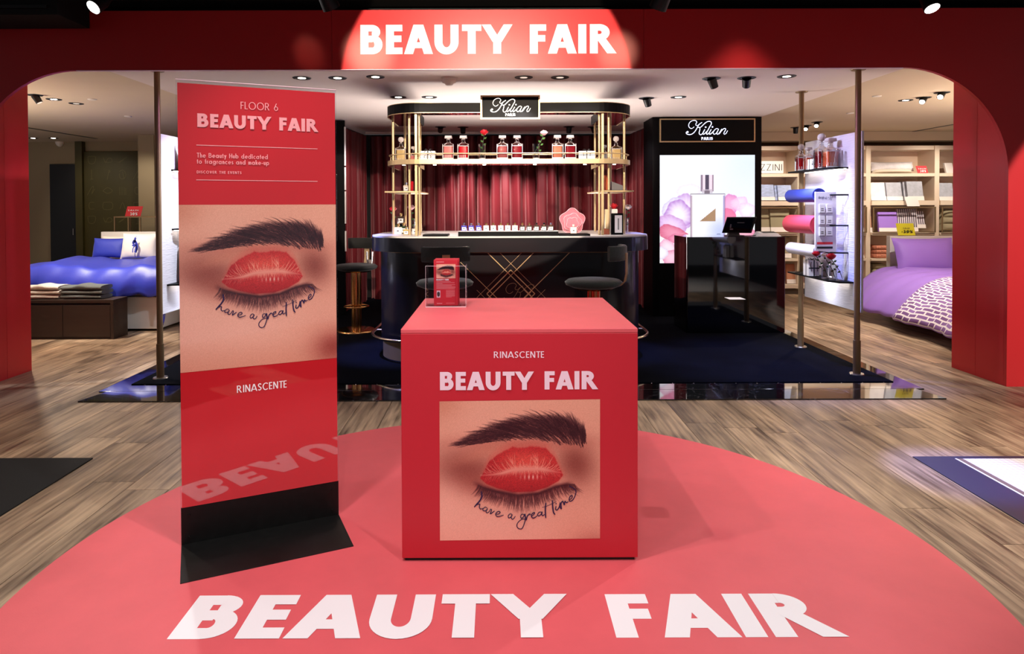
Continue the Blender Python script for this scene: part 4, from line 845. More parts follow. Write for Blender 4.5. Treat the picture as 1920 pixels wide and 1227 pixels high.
for a, b, wd in segs:
    (x0, z0), (x1, z1) = bl(*a), bl(*b); ww = wd / 8.727 * YB / F
    for s in (1, -1):
        za, zb = (z0, z1) if s == 1 else (2 * cz_ - z0, 2 * cz_ - z1)
        if za < .22 or zb < .22:
            t_ = 0 if za >= .22 else (.22 - za) / (zb - za); u_ = 1 if zb >= .22 else (.22 - za) / (zb - za); xa, xb = x0 + (x1 - x0) * t_, x0 + (x1 - x0) * u_; za, zb = za + (zb - za) * t_, za + (zb - za) * u_
        else: xa, xb = x0, x1
        polys += ribbon([(xa, za), (xb, zb)], ww, smooth=False)
kx, kz = bl(755, 835)
for pts, wd in KIL[:1] + KIL[1:2] + KIL[3:4]:
    polys += ribbon([(kx + (x - 200) * .00034, kz - .05 + (720 - y) * .00034) for x, y in pts], .0022, 6)
polys += ribbon([(kx + (x - 200) * .00034, kz - .05 + (720 - y) * .00034) for x, y in [(640, 455), (720, 460), (780, 420), (860, 340), (960, 265), (1050, 242), (1100, 290), (1060, 350), (1010, 340)]], .0022, 6)
put_polys('gold_inlay', GOLD, polys, (0, YB, 0), (1, 0, 0), (0, 0, 1), bar, .002)

# gantry on the bar
gt = thing('bar_gantry', 'gold tube gantry with curved black fascia and shelf standing on the bar', 'gantry', (.115, 6.9, ZB + .0005)); O = gt.location
GX0, GX1, GY0, GY1 = -1.112, 1.343, 6.40, 7.47; gr = .36
def ushape(x0, x1, y0, y1, r, wing, beam):
    out = [(x, y) for x, y in rrect(x0, x1, y0, y1, [r, .001, .001, r], 12)]
    front_r = [p for p in out[:13]]; rest = out[13:]
    left = out[39:]; ri = .12
    inner = [(x1 - wing, y1), (x1 - wing, y0 + beam), (x0 + wing, y0 + beam), (x0 + wing, y1)]
    return front_r + [(x1, y1)] + inner + [(x0, y1)] + left
def ubuild(name, m, x0, x1, y0, y1, r, wing, beam, z0, z1):
    poly = ushape(x0, x1, y0, y1, r, wing, beam); n = len(poly); mb = MB(O)
    vs = [(x, y, z0) for x, y in poly] + [(x, y, z1) for x, y in poly]
    fs = [(i, (i + 1) % n, (i + 1) % n + n, i + n) for i in range(n)]
    mb.add(vs, fs, False)
    from mathutils.geometry import tessellate_polygon
    tr = tessellate_polygon([[Vector((x, y, 0)) for x, y in poly]])
    mb.add(vs[n:], [tuple(t) for t in tr]); mb.add(vs[:n], [tuple(t)[::-1] for t in tr]); return mb.build(name, m, gt)
zf0, zf1 = 2.411, 2.513
ubuild('fascia', NEAR, GX0, GX1, GY0, GY1, gr, .29, .19, zf0 + .006, zf1 - .005)
ubuild('mirror_soffit', MIRROR, GX0 + .012, GX1 - .012, GY0 + .012, GY1 - .012, gr, .27, .165, zf0 + .002, zf0 + .0055)
def trim(z0, z1, e, m=GOLD, nm='fascia_trim'):
    out = rrect(GX0 - e, GX1 + e, GY0 - e, GY1, [gr, .001, .001, gr], 12); path = out[39:] + out[:13]; path = [(GX0 - e, GY1)] + path + [(GX1 + e, GY1)]
    mb = MB(O)
    for a, b in zip(path[:-1], path[1:]):
        d = Vector((b[0] - a[0], b[1] - a[1], 0)); 
        if d.length < 1e-5: continue
        n_ = Vector((d.y, -d.x, 0)).normalized() * .006; A_, B__ = Vector((*a, 0)), Vector((*b, 0))
        q_ = [A_, B__, B__ - n_, A_ - n_]; mb.add([(p.x, p.y, z0) for p in q_] + [(p.x, p.y, z1) for p in q_], [(3, 2, 1, 0), (4, 5, 6, 7), (0, 1, 5, 4), (2, 3, 7, 6), (1, 2, 6, 5), (3, 0, 4, 7)])
    return mb.build(nm, m, gt)
trim(zf1 - .005, zf1, .001); trim(zf0, zf0 + .006, .002)
ubuild('shelf', GOLD, GX0, GX1, GY0, GY1, gr, .29, .19, 1.921, 1.967)
ubuild('shelf_underside', MIRROR, GX0 + .02, GX1 - .02, GY0 + .02, GY1 - .02, gr, .27, .165, 1.917, 1.9205)
def railpath(e, z):
    out = rrect(GX0 + e, GX1 - e, GY0 + e, GY1, [gr, .001, .001, gr], 12); return [(GX0 + e, GY1, z)] + [(x, y, z) for x, y in out[39:] + out[:13]] + [(GX1 - e, GY1, z)]
ZS = 1.967
MB(O).tube(railpath(.012, ZS + .055), .0055, 8).build('shelf_rail', GOLD, gt)
MB(O).tube([(GX0 + .285, GY1, ZS + .055), (GX0 + .285, GY0 + .18, ZS + .055), (GX1 - .285, GY0 + .18, ZS + .055), (GX1 - .285, GY1, ZS + .055)], .0045, 8).build('shelf_rail', GOLD, gt)
for x, y in ((GX0 + .012, 6.85), (GX0 + .012, 7.45), (GX1 - .012, 6.85), (GX1 - .012, 7.45), (GX0 + .285, 7.45), (GX1 - .285, 7.45)): MB(O).cyl((x, y, ZS), .004, .055, 8).build('rail_stanchion', GOLD, gt)
for s in (0, 1):
    f_ = (lambda x: x) if s == 0 else (lambda x: GX0 + GX1 - x)
    for (x, y, r) in ((-1.067, 6.8, .0135), (-1.03, 7.42, .0135), (-.875, 6.6, .013), (-.86, 7.42, .012)):
        MB(O).cyl((f_(x), y, ZB + .0005), r, zf0 - ZB, 14).build('post', GOLD, gt)
    x = f_(-.79); MB(O).box(x - .012, x + .012, 6.44, 6.464, ZB + .0005, zf0).build('post', GOLD, gt, bevel=.002)
    x = f_(-.765); MB(O).cyl((x, 6.50, ZB + .0005), .011, zf0 - ZB, 14).build('post', GOLD, gt)
    a, b = sorted((f_(-1.112), f_(-.775)))
    MB(O).box(a, b, 6.53, 7.45, 1.648, 1.662).build('side_shelf', GOLD, gt, bevel=.002); MB(O).box(a + .02, b - .02, 6.55, 7.43, 1.6622, 1.666).build('side_shelf_top', NEAR, gt)
for px in (757, 815, 908, 1003, 1097, 1152): p = atY(px, 306, 6.48); MB(O).cyl((p.x, 6.49, 1.913), .016, .005, 14).build('shelf_lamp', LAMPON, gt)
sign(901, 178.5, 1012.5, 224, 6.385, 'black sign with white script hanging on the bar gantry fascia', NEONW, 919, 210.3, 75.5, 947.5, 966, 217.8, 5, .012)
# ------------------------------------------------------------------ small goods
def rose(mb_parent, c, r, m, O, name='bloom', tilt=(0, 0)):
    mb = MB(O)
    for j, (rr, n, h) in enumerate(((1, 5, .75), (.72, 5, .95), (.42, 3, 1.05))):
        for k in range(n):
            a0 = 2 * PI * (k + j * .5) / n; sp = 2 * PI / n * .78
            def fn(u, v, a0=a0, sp=sp, rr=rr, h=h):
                a = a0 + (u - .5) * sp * 1.3; q = r * rr * (.25 + .75 * math.sin(v * PI * .55)) * (1 - .10 * (abs(u - .5) * 2) ** 2 * v); z = r * (-.55 + 1.25 * h * v) - r * .15 * v * (abs(u - .5) * 2) ** 2
                x, y = q * math.cos(a), q * math.sin(a); return (c[0] + x + tilt[0] * z, c[1] + y + tilt[1] * z, c[2] + z)
            mb.grid(fn, 6, 5)
    return mb.build(name, m, mb_parent)
def leaf(mb, p, d, w):
    p, d = Vector(p), Vector(d); s = d.cross(Vector((0, 1, .2))).normalized() * w
    mb.add([p, p + d * .5 + s, p + d, p + d * .5 - s], [(0, 1, 2, 3)])
def decanter(x, y, z, lab, liq, w=.052, ball=False, cut=True, s=1.0, h=.146):
    t = thing('decanter', lab, 'decanter', (x, y, z), 0, 'crystal decanters'); O = t.location; w *= s; h *= s
    MB(O).loft((x, y, z), [(0, w * .97, w * .97, 7), (.006, w, w, 8), (h - .01, w, w, 8), (h, w * .94, w * .94, 6), (h + .016 * s, w * .42, w * .42, 3), (h + .04 * s, w * .28, w * .28, 2), (h + .046 * s, w * .45, w * .45, 2), (h + .05 * s, w * .3, w * .3, 2)], 28).build('glass_body', GLS, t)
    MB(O).loft((x, y, z), [(.016, w * .86, w * .86, 7), (h * .86, w * .86, w * .86, 7)], 24).build('liquid', liq, t)
    zz = z + h + .05 * s
    if ball: MB(O).loft((x, y, zz), [(0, .006, .006, 2), (.008, .008, .008, 2)] + [(.008 + .03 * s * (1 - math.cos(a)), .03 * s * math.sin(a) + .0005, .03 * s * math.sin(a) + .0005, 2) for a in [PI * k / 8 for k in range(1, 9)]], 16).build('stopper', CRY, t)
    else: MB(O).loft((x, y, zz), [(0, w * .3, w * .3, 3), (.008 * s, w * .3, w * .3, 3), (.01 * s, w * .72, w * .72, 6), (.034 * s, w * .66, w * .66, 6)], 24).build('stopper', CRY, t)
    mb = MB(O)
    if cut:
        for k in range(4):
            for zr in (.028, .05): mb.box(x - w + .02 * k * s + .008, x - w + .02 * k * s + .014, y - w - .0012, y - w, z + zr * s * .6, z + zr * s * .6 + .01)
    mb.box(x - w, x + w, y - w - .001, y - w, z + .004, z + .014); mb.box(x - w, x + w, y - w - .001, y - w, z + h * .86, z + h * .9)
    for sx_ in (-1, 1): mb.box(x + sx_ * w - .003, x + sx_ * w + .001, y - w - .001, y - w + .002, z, z + h)
    mb.build('cut_facets', CRY, t); return t
CRY = mat('bright_crystal', (236, 226, 226), .08, trans=.35, ior=1.5)
LQR = mat('red_perfume', (190, 14, 30), .15, emit=None); LQP = mat('pink_perfume', (210, 120, 116), .15); LQA = mat('amber_perfume', (214, 150, 90), .15); LQD = mat('dark_red_perfume', (120, 14, 26), .12); LQO = mat('orange_perfume', (230, 110, 70), .15); LQY = mat('pale_gold_perfume', (214, 180, 120), .15)
YS = 6.475
def X_(px, Y=YS): return atY(px, 300, Y).x
decanter(X_(841), YS, ZS, 'square decanter of pale pink perfume, first of the eight on the gantry shelf', LQP)
decanter(X_(869), YS, ZS, 'cut crystal decanter of bright red perfume, left on the gantry shelf', LQR)
decanter(X_(942), YS, ZS, 'square decanter of dusky pink perfume just right of the red rose', mat('dusky_perfume', (150, 70, 70), .12), cut=False)
decanter(X_(969.5), YS, ZS, 'square decanter of dark red perfume just left of the pink rose', LQD, cut=False)
decanter(X_(1045), YS, ZS, 'square decanter of amber perfume just right of the pink rose', mat('peach_perfume', (186, 110, 84), .15), cut=False)
decanter(X_(1069), YS, ZS, 'square decanter of dark red perfume beside the right gift box on the shelf', LQD, cut=False)
decanter(X_(750.5, 6.8) + .0, 6.86, ZS, 'pale gold decanter with a ball stopper at the left end of the gantry shelf', LQY, ball=True, w=.05)
decanter(X_(1157, 6.8), 6.86, ZS, 'pale gold decanter with a ball stopper at the right end of the gantry shelf', LQY, ball=True, w=.052)
decanter(X_(774, 6.9), 7.0, ZS, 'small pink perfume flask behind the posts at the left end of the gantry shelf', LQP, w=.04, h=.09, cut=False)
decanter(X_(1136, 6.9), 7.0, ZS, 'small clear flask behind the posts at the right end of the gantry shelf', mat('clear_pale', (220, 210, 205), .15), w=.035, h=.10, cut=False)
def vase_rose(x, y, z, lab, m, bx, bz, r=.04, vh=.15, vr=.036, leaves=3, glass_=None):
    t = thing('rose_vase', lab, 'rose in vase', (x, y, z), 0, 'single roses in glass vases'); O = t.location
    MB(O).loft((x, y, z), [(0, vr * .9, vr * .9, 2), (.012, vr * .95, vr * .95, 2), (vh, vr, vr, 2)], 20, cap=False).build('vase', GLS, t)
    MB(O).loft((x, y, z), [(0.001, vr * .88, vr * .88, 2), (.014, vr * .88, vr * .88, 2)], 20).build('vase_base', CRY, t)
    MB(O).tube([(x - (bx - x) * .3, y, z + .02), (x, y, z + vh * .6), (x + (bx - x) * .7, y, z + (bz - z) * .75), (bx, y, bz - r * .4)], .003, 6).build('stem', STEMD, t)
    mb = MB(O)
    for k in range(leaves + 3): zz = vh * .5 + (bz - z - vh * .5) * k / (leaves + 3); leaf(mb, (x + (bx - x) * zz / (bz - z), y - .004, z + zz), (.03 * (-1) ** k, -.01, .018), .011)
    mb.build('leaves', LEAF, t); rose(t, (bx, y, bz), r, m, O); return t
vase_rose(X_(904), YS, ZS, 'deep red rose in a cut glass vase on the gantry shelf', ROSER, X_(908), atY(908, 249, YS).z, .042)
vase_rose(X_(1005), YS, ZS, 'pale pink rose leaning right in a glass vase on the gantry shelf', ROSEP, X_(1020), atY(1019, 250, YS).z, .038)
def gift(x, y, z, w, d, h, lab, tall=False, rz=0):
    t = thing('gift_box', lab, 'gift box', (x, y, z), rz, 'white gift boxes with black ribbons')
    MB().box(-w, w, -d, d, 0, h).build('box', GIFT, t, bevel=.002)
    mb = MB(); mb.box(-.006, .006, -d - .001, d + .001, -.0 + .0005, h + .0012); mb.box(-w - .001, w + .001, -.006, .006, .0005, h + .0014); mb.box(-w - .001, w + .001, -d - .0012, -d, h * .46, h * .54)
    mb.build('ribbon', RIB, t)
    mb = MB()
    for s in (-1, 1):
        mb.tube([(0, -d * .2 - .002, h + .004), (s * .022, -d * .3, h + .020), (s * .04, -d * .3, h + .012), (s * .03, -d * .3, h + .004), (0, -d * .2, h + .004)], .0035, 6)
        mb.tube([(0, -d * .4, h + .004), (s * .02, -d * .9, h + .006), (s * .034, -d - .004, h * .7), (s * .03, -d - .006, h * .3)], .003, 6)
    mb.build('bow', RIB, t); return t
gift(X_(802), YS + .01, ZS, .072, .05, .04, 'lower white gift box with black bow at the left of the gantry shelf', rz=.05)
gift(X_(803), YS + .01, ZS + .0415, .070, .05, .04, 'upper white gift box with black bow at the left of the gantry shelf')
gift(X_(1100), YS + .0, ZS, .078, .055, .075, 'white gift box with a black bow at the right of the gantry shelf', rz=-.1)

def bottle(x, y, z, lab, cap, body, lblm, s=1.0, rz=0, label_h=.5, group='tester bottles'):
    t = thing('perfume_bottle', lab, 'perfume bottle', (x, y, z), rz, group); w = .026 * s; h = .052 * s
    MB().box(-w, w, -.012 * s, .012 * s, 0, h).build('body', body, t, bevel=.003 * s)
    MB().cyl((0, 0, h), .006 * s, .006 * s, 12).build('collar', GOLD, t); MB().cyl((0, 0, h + .006 * s), .0095 * s, .018 * s, 14).build('cap', cap, t)
    MB().box(-w * .72, w * .72, -.0127 * s, -.0122 * s, .006 * s, h * .72).build('label', WHT, t)
    MB().box(-w * .28, w * .28, -.0133 * s, -.0129 * s, h * .42, h * .56).build('label_mark', lblm, t); return t
GCAP = mat('gold_cap', (216, 180, 120), .25, metal=1); SCAP = mat('silver_cap', (190, 196, 220), .25, metal=1); KCAP = mat('black_cap', (18, 18, 20), .25)
BBLUE = mat('violet_blue_glass', (70, 70, 170), .15); BCLR = mat('clear_pale_glass', (232, 220, 214), .15); BDRK = mat('dark_amber_glass', (60, 48, 40), .15)
RY = 6.36; rzr = ZB + .048
rs = thing('tester_riser', 'long black riser with a white top carrying the tester bottles', 'riser', (atY(952, 440, RY).x, RY, ZB + .0005)); O = rs.location
rx0, rx1 = atY(859, 440, 6.29).x, atY(1047, 440, 6.29).x
MB(O).box(rx0, rx1, 6.29, 6.43, ZB + .0005, rzr - .004).build('body', NEAR, rs, bevel=.002); MB(O).box(rx0, rx1, 6.29, 6.43, rzr - .0038, rzr).build('top_sheet', WHTOP, rs)
ords = ['first', 'second', 'third', 'fourth', 'fifth', 'sixth', 'middle', 'sixth', 'fifth', 'fourth', 'third', 'second', 'last']
for k, px in enumerate((870, 883.5, 897.5, 911.5, 925, 939, 952, 965.5, 979.5, 992.5, 1006, 1020, 1033)):
    c = 'violet-blue glass' if k < 3 else ('gold-capped clear' if k < 10 else 'dark-capped'); n = ords[k]; side = '' if k in (0, 6, 12) else (' from the left' if k < 6 else ' from the right')
    bottle(atY(px, 430, RY).x, RY, rzr, 'small %s tester bottle, %s%s in the row on the bar' % (c, n, side), SCAP if k < 3 else (GCAP if k < 10 else (SCAP if k == 12 else KCAP)), BBLUE if k < 3 else (BCLR if k < 8 else BDRK), BLK, 1.0)
tr = tag(MB((atY(816, 440, 6.3).x, 6.3, ZB + .0005)).box(atY(793, 440, 6.3).x, atY(840, 440, 6.3).x, 6.27, 6.5, ZB + .0005, ZB + .018).build('tray', NEAR, bevel=.002), 'flat black tray on the bar left of the tester row', 'tray')
tr = tag(MB((atY(1077, 440, 6.3).x, 6.3, ZB + .0005)).box(atY(1048, 440, 6.3).x, atY(1106, 440, 6.3).x, 6.27, 6.5, ZB + .0005, ZB + .020).build('tray', NEAR, bevel=.002), 'flat black tray under the pink flower display', 'tray')
fl = thing('flower_display', 'translucent pink acrylic flower display on the bar, right of the testers', 'flower display', (atY(1074, 437, 6.4).x, 6.4, ZB + .0205)); O = fl.location
fc = atY(1073.5, 415, 6.4)
for j, (rr, cz, m, dy) in enumerate(((.118, 0, PINKACR, .02), (.085, -.012, PINKACR, .006), (.058, -.022, PINKACR, -.008))):
    poly = [(fc.x + (rr * (1 + .09 * math.sin(5 * a + j * 1.3))) * math.cos(a), max(fc.z + cz + (rr * (1 + .09 * math.sin(5 * a + j * 1.3))) * math.sin(a), ZB + .021)) for a in [2 * PI * k / 60 for k in range(60)]]
    MB(O).prism(poly, 6.4 + dy, 6.404 + dy, axis='y').build('petal_sheet', m, fl)
    MB(O).tube([(x, 6.4 + dy, z) for x, z in poly], .0022, 5, closed=True).build('petal_edge', mat('pink_edge', (240, 190, 200), .3) if j == 0 else bpy.data.materials['pink_edge'], fl)
bottle(fc.x + .003, 6.345, ZB + .0205, 'clear perfume bottle standing before the pink flower display', BCLR, BCLR, BLK, 1.15, group='featured bottles')
# goods in the wings
def yx(px, Y): return atY(px, 430, Y).x
bottle(yx(746.5, 6.7), 6.7, ZB + .001, 'white-labelled clear bottle at the foot of the left gantry posts', GCAP, BCLR, BLK, 1.45, group='featured bottles')
bottle(yx(757, 6.95), 6.95, ZB + .001, 'dark green bottle behind the left gantry posts', GCAP, mat('green_glass', (30, 60, 34), .15), BLK, 1.5, group='featured bottles')
bottle(yx(752, 7.15), 7.15, ZB + .10, 'pale bottle raised on a box behind the left gantry posts', GCAP, BDRK, BLK, 1.5, group='featured bottles')
tag(MB((yx(752, 7.15), 7.15, ZB + .0008)).box(yx(752, 7.15) - .05, yx(752, 7.15) + .05, 7.1, 7.2, ZB + .0008, ZB + .099).build('display_block', GLOSSB, bevel=.002), 'small black display block at the left end of the bar top', 'display block')
bottle(yx(760.5, 6.62) + .005, 6.63, ZB + .001, 'small gold bottle beside the left gantry posts', GCAP, mat('gold_glass', (190, 160, 80), .2), BLK, 1.05, group='featured bottles')
bottle(yx(777, 6.75), 6.78, ZB + .001, 'small pale bottle leaning by the left gantry posts', SCAP, BCLR, BLK, 1.1, group='featured bottles')
bottle(yx(764, 7.0), 6.95, 1.667, 'white-labelled bottle on the left side shelf of the gantry', SCAP, BCLR, BLK, 1.25, group='featured bottles')
tag(MB((yx(773, 7), 7.0, 1.667)).box(yx(771, 7), yx(775.5, 7), 6.97, 7.03, 1.667, 1.775).build('carton', LQR, bevel=.002), 'slim red perfume carton on the left side shelf', 'carton')
vase_rose(yx(741, 6.9), 6.9, ZB + .001, 'red rose at the foot of the left gantry posts', ROSER, yx(737, 6.9), atY(737, 393, 6.9).z, .04, leaves=1)
vase_rose(yx(773, 7.1), 7.1, ZB + .001, 'pale pink rose behind the left gantry posts', ROSEP, yx(771, 7.1), atY(771, 390, 7.1).z, .042)
gb = tag(MB((yx(1150, 7), 7.0, 1.667)).add([(yx(1144, 7), 6.9, 1.667), (yx(1172, 7), 6.9, 1.667), (yx(1172, 7), 7.1, 1.667), (yx(1144, 7), 7.1, 1.667), (yx(1144, 7), 6.9, 1.765), (yx(1170, 7), 6.9, 1.71), (yx(1170, 7), 7.1, 1.71), (yx(1144, 7), 7.1, 1.765)], [(3, 2, 1, 0), (4, 5, 6, 7), (0, 1, 5, 4), (1, 2, 6, 5), (2, 3, 7, 6), (3, 0, 4, 7)]).build('clutch_case', GREYC, bevel=.003), 'grey sloping case on the right side shelf of the gantry', 'case')
tag(MB((yx(1136.5, 7), 6.9, 1.667)).box(yx(1134.5, 6.9), yx(1139.5, 6.9), 6.88, 6.94, 1.667, 1.83).build('carton', LQO, bevel=.002), 'tall orange carton on the right side shelf of the gantry', 'carton')
tag(MB((yx(1136, 6.55), 6.6, ZB + .001)).box(yx(1131.5, 6.6), yx(1141.5, 6.6), 6.57, 6.63, ZB + .001, ZB + .055).build('leather_box', mat('tan_leather', (176, 92, 66), .5), bevel=.003), 'small tan leather box at the foot of the right gantry posts', 'box')
tag(MB((yx(1136, 6.55), 6.6, ZB + .0565)).box(yx(1134, 6.6), yx(1140, 6.6), 6.575, 6.62, ZB + .0565, ZB + .25).build('carton', mat('pale_gold_card', (214, 190, 150), .4), bevel=.002), 'tall pale gold carton on the tan leather box', 'carton')
ff = thing('framed_card', 'black framed white card at the right end of the bar', 'framed card', (yx(1157, 6.5), 6.5, ZB + .001)); O = ff.location
fx0, fx1 = yx(1145.5, 6.52), yx(1168, 6.52); fz = atY(1156, 400, 6.52).z
MB(O).box(fx0, fx1, 6.5, 6.53, ZB + .001, fz).build('frame', NEAR, ff, bevel=.002); MB(O).box(fx0 + .034, fx1 - .014, 6.4975, 6.4995, ZB + .02, fz - .02).build('card', WHT, ff)
MB(O).box((fx0 + fx1) / 2 + .004, (fx0 + fx1) / 2 + .016, 6.4968, 6.4973, ZB + .05, fz - .05).build('small_print', GREYC, ff)
wb = tag(MB((yx(1151, 6.9), 6.95, ZB + .001)).box(yx(1143, 6.9), yx(1158, 6.9), 6.9, 7.02, ZB + .001, atY(1150, 392, 6.95).z).build('carton', GIFT, bevel=.002), 'white carton behind the framed card on the bar', 'carton')
rt = thing('rose', 'red rose lying on the white carton at the right end of the bar', 'rose', (yx(1151, 6.95), 6.95, atY(1150, 392, 6.95).z + .001)); rose(rt, (yx(1151, 6.95), 6.95, atY(1150, 392, 6.95).z + .027), .045, ROSER, rt.location)
vase_rose(yx(1172, 7.1), 7.1, ZB + .001, 'white rose behind the framed card at the right end of the bar', ROSEW, yx(1178, 7.1), atY(1178, 389, 7.1).z, .042)

# ------------------------------------------------------------------ stools
def stool(x, y, rz, lab, velvet=VELVET, sz=.86, br=.215, metal=ROSEGOLD):
    t = thing('bar_stool', lab, 'bar stool', (x, y, ZK), rz, 'velvet bar stools'); s = sz - ZK
    MB().loft((0, 0, 0), [(0, br, br, 2), (.012, br, br, 2), (.022, br * .92, br * .92, 2), (.026, .07, .07, 2)], 40).build('base_plate', metal, t)
    n = 48; vs = []; zs = (.026, .10, s * .45, s * .48, s - .10)
    mb = MB(); rr = .052
    ring = lambda z, k_: [((rr + (.007 if (i // 3) % 2 else -.005)) * k_ * math.cos(2 * PI * i / n), (rr + (.007 if (i // 3) % 2 else -.005)) * k_ * math.sin(2 * PI * i / n), z) for i in range(n)]
    vs = ring(.026, 1) + ring(s - .095, 1); mb.add(vs, [(i, (i + 1) % n, (i + 1) % n + n, i + n) for i in range(n)]); mb.build('fluted_column', metal, t)
    MB().tube([(.145 * math.cos(2 * PI * k / 28), .145 * math.sin(2 * PI * k / 28), s * .37) for k in range(28)], .008, 8, closed=True).build('foot_ring', metal, t)
    MB().tube([(-.145, 0, s * .37), (.145, 0, s * .37)], .006, 8).build('foot_bar', metal, t)
    MB().loft((0, 0, 0), [(s - .095, .06, .06, 2), (s - .088, .17, .17, 2), (s - .072, .18, .18, 2)], 40).build('seat_plate', metal, t)
    MB().loft((0, 0, 0), [(s - .071, .19, .19, 2), (s - .05, .245, .245, 2), (s - .025, .255, .255, 2), (s - .004, .23, .23, 2), (s + .006, .15, .15, 2), (s + .008, .02, .02, 2)], 48).build('seat', velvet, t)
    R0 = .27; a0, a1 = math.radians(-90 - 46), math.radians(-90 + 46); z0, z1 = s + .175, s + .305; mb = MB()
    prof = [(-.022, z0 + .012), (-.012, z0), (.012, z0), (.022, z0 + .012), (.022, z1 - .012), (.012, z1), (-.012, z1), (-.022, z1 - .012)]; m_ = len(prof); N_ = 24; vs = []
    for k in range(N_ + 1):
        a = a0 + (a1 - a0) * k / N_
        for (d, z) in prof: vs.append(((R0 + d) * math.cos(a), (R0 + d) * math.sin(a), z))
    mb.add(vs, [(k * m_ + j, k * m_ + (j + 1) % m_, (k + 1) * m_ + (j + 1) % m_, (k + 1) * m_ + j) for k in range(N_) for j in range(m_)], True); mb.add(vs[:m_], [tuple(range(m_))]); mb.add(vs[-m_:], [tuple(range(m_))[::-1]])
    mb.build('backrest', velvet, t)
    pth = [(0, -.20, s - .055), (0, -.25, s - .045), (0, -.285, s - .01), (0, -.30, s + .06), (0, -.30, s + .24)]; mb = MB(); w_ = .033
    for k, (a, b, c) in enumerate(pth): pass
    vs = []
    for (a, b, c) in pth: vs += [(-w_, b, c), (w_, b, c), (w_, b + .008, c + .002), (-w_, b + .008, c + .002)]
    mb.add(vs, [(k * 4 + j, k * 4 + (j + 1) % 4, (k + 1) * 4 + (j + 1) % 4, (k + 1) * 4 + j) for k in range(4) for j in range(4)] + [(0, 1, 2, 3), (16, 17, 18, 19)]); mb.build('back_bracket', GOLD, t, bevel=.001)
    return t
stool(atY(834, 521, 5.88).x, 5.88, .12, 'dark velvet bar stool seen from behind at the left of the bar')
stool(atY(1113, 523, 5.88).x, 5.88, 1.15, 'dark velvet bar stool turned sideways at the right of the bar')
stool(-1.70, 7.95, PI - .25, 'dark velvet stool on a fluted gold column beyond the banner', VELVETB, .82, .23, mat('bright_gold', (222, 170, 110), .18, metal=1))
gg = thing('glass_tumbler', 'small cut glass tumbler on the far stool seat', 'glass', (-1.53, 7.93, .832)); MB(gg.location).loft(gg.location, [(0, .036, .036, 2), (.05, .042, .042, 2), (.14, .045, .045, 2)], 18, cap=False).build('bowl', GLS, gg); MB(gg.location).loft(gg.location, [(.001, .034, .034, 2), (.045, .036, .036, 2)], 18).build('cut_base', CRY, gg)

# ------------------------------------------------------------------ side displays with boards
def side_board(sgn, xb, lab):
    t = thing('display_board', lab, 'display board', (xb, 6.4, .56)); O = t.location
    MB(O).box(min(xb, xb + sgn * .02), max(xb, xb + sgn * .02), 5.86, 6.94, .555, 2.165).build('linen_panel', LINEN, t, bevel=.001)
    xi = xb - sgn * .17; out = []
    for z in ((1.845, .80) if sgn > 0 else (1.845, 1.30, .80)):
        a, b = sorted((xb - sgn * .0005, xi)); ya = 5.98 if z < 1 else 6.08
        pts = [(xb - sgn * .0005, ya), (xi + sgn * .05, ya + .02), (xi, ya + .14), (xi, 6.96), (xb - sgn * .0005, 6.96)]
        MB(O).prism(pts if sgn > 0 else pts[::-1], z, z + .014).build('shelf', NEAR, t, bevel=.001)
        MB(O).box(min(xb - sgn * .03, xb - sgn * .045), max(xb - sgn * .03, xb - sgn * .045), 6.06, 6.85, z - .006, z - .0005).build('shelf_light', LAMPON, t)
    return t
side_board(1, 3.215, 'white linen board with black shelves between the right poles')
side_board(-1, -2.99, 'white linen board with black shelves between the left poles, beside the banner')
def roll(px0, px1, pyc, z, r, m, lab, curl=False):
    Y1, Y0 = 6.86, 6.26; x = 3.035; t = thing('paper_roll', lab, 'paper roll', (x, 6.55, z), 0, 'rolls of wrapping paper'); O = t.location
    mb = MB(O); n = 28; mb.tube([(x, Y0, z), (x, Y1, z)], r, n, cap=False)
    sp = [((r - .0015 - .0006 * k * r / .07) if k < 60 else r, k) for k in range(1)]
    for rr in [r * f for f in (1, .86, .72, .58, .44)]:
        ri = rr - r * .09
        mb.add([(x + q * math.cos(2 * PI * k / n), Y0 + (.0 if rr == r else .004), z + q * math.sin(2 * PI * k / n)) for q in (rr, ri) for k in range(n)], [(k, (k + 1) % n, n + (k + 1) % n, n + k) for k in range(n)])
        mb.tube([(x, Y0 + .0, z), (x, Y0 + .02, z)], ri, n, cap=False)
    mb.add([(x + r * .98 * math.cos(2 * PI * k / n), Y0 + .012, z + r * .98 * math.sin(2 * PI * k / n)) for k in range(n)], [tuple(range(n))]); mb.add([(x + r * math.cos(2 * PI * k / n), Y1, z + r * math.sin(2 * PI * k / n)) for k in range(n)], [tuple(range(n))])
    mb.build('paper', m, t)
    MB(O).tube([(x, Y0 - .002, z), (x, Y0 + .03, z)], r * .3, 16).build('core_end', mat('roll_core', (215, 205, 215), .6) if 'roll_core' not in bpy.data.materials else bpy.data.materials['roll_core'], t)
    MB(O).tube([(x, Y0 - .004, z), (x, Y0 + .02, z)], r * .16, 12).build('core_hole', BLK, t)
    MB(O).tube([(x, Y0 - .03, z), (x, Y0 - .005, z)], .009, 8).build('rod', LAMPB, t)
    MB(O).tube([(x, 6.14, z), (3.17, 6.08, z), (3.214, 6.08, z - .0)], .008, 8).build('rod_arm', LAMPB, t); MB(O).tube([(x, 6.14, z), (x, Y0 - .03, z)], .008, 8).build('rod_arm', LAMPB, t)
    if curl:
        MB(O).grid(lambda u, v: (x + r * math.cos(-.5 - v * .25) + .012 * v + .0, Y0 + .02 + (Y1 - Y0 - .3) * u * (1 - v * .4), z - r * math.sin(.5) - v * .055), 6, 5).build('paper_flap', m, t, solid=.001)
    return t
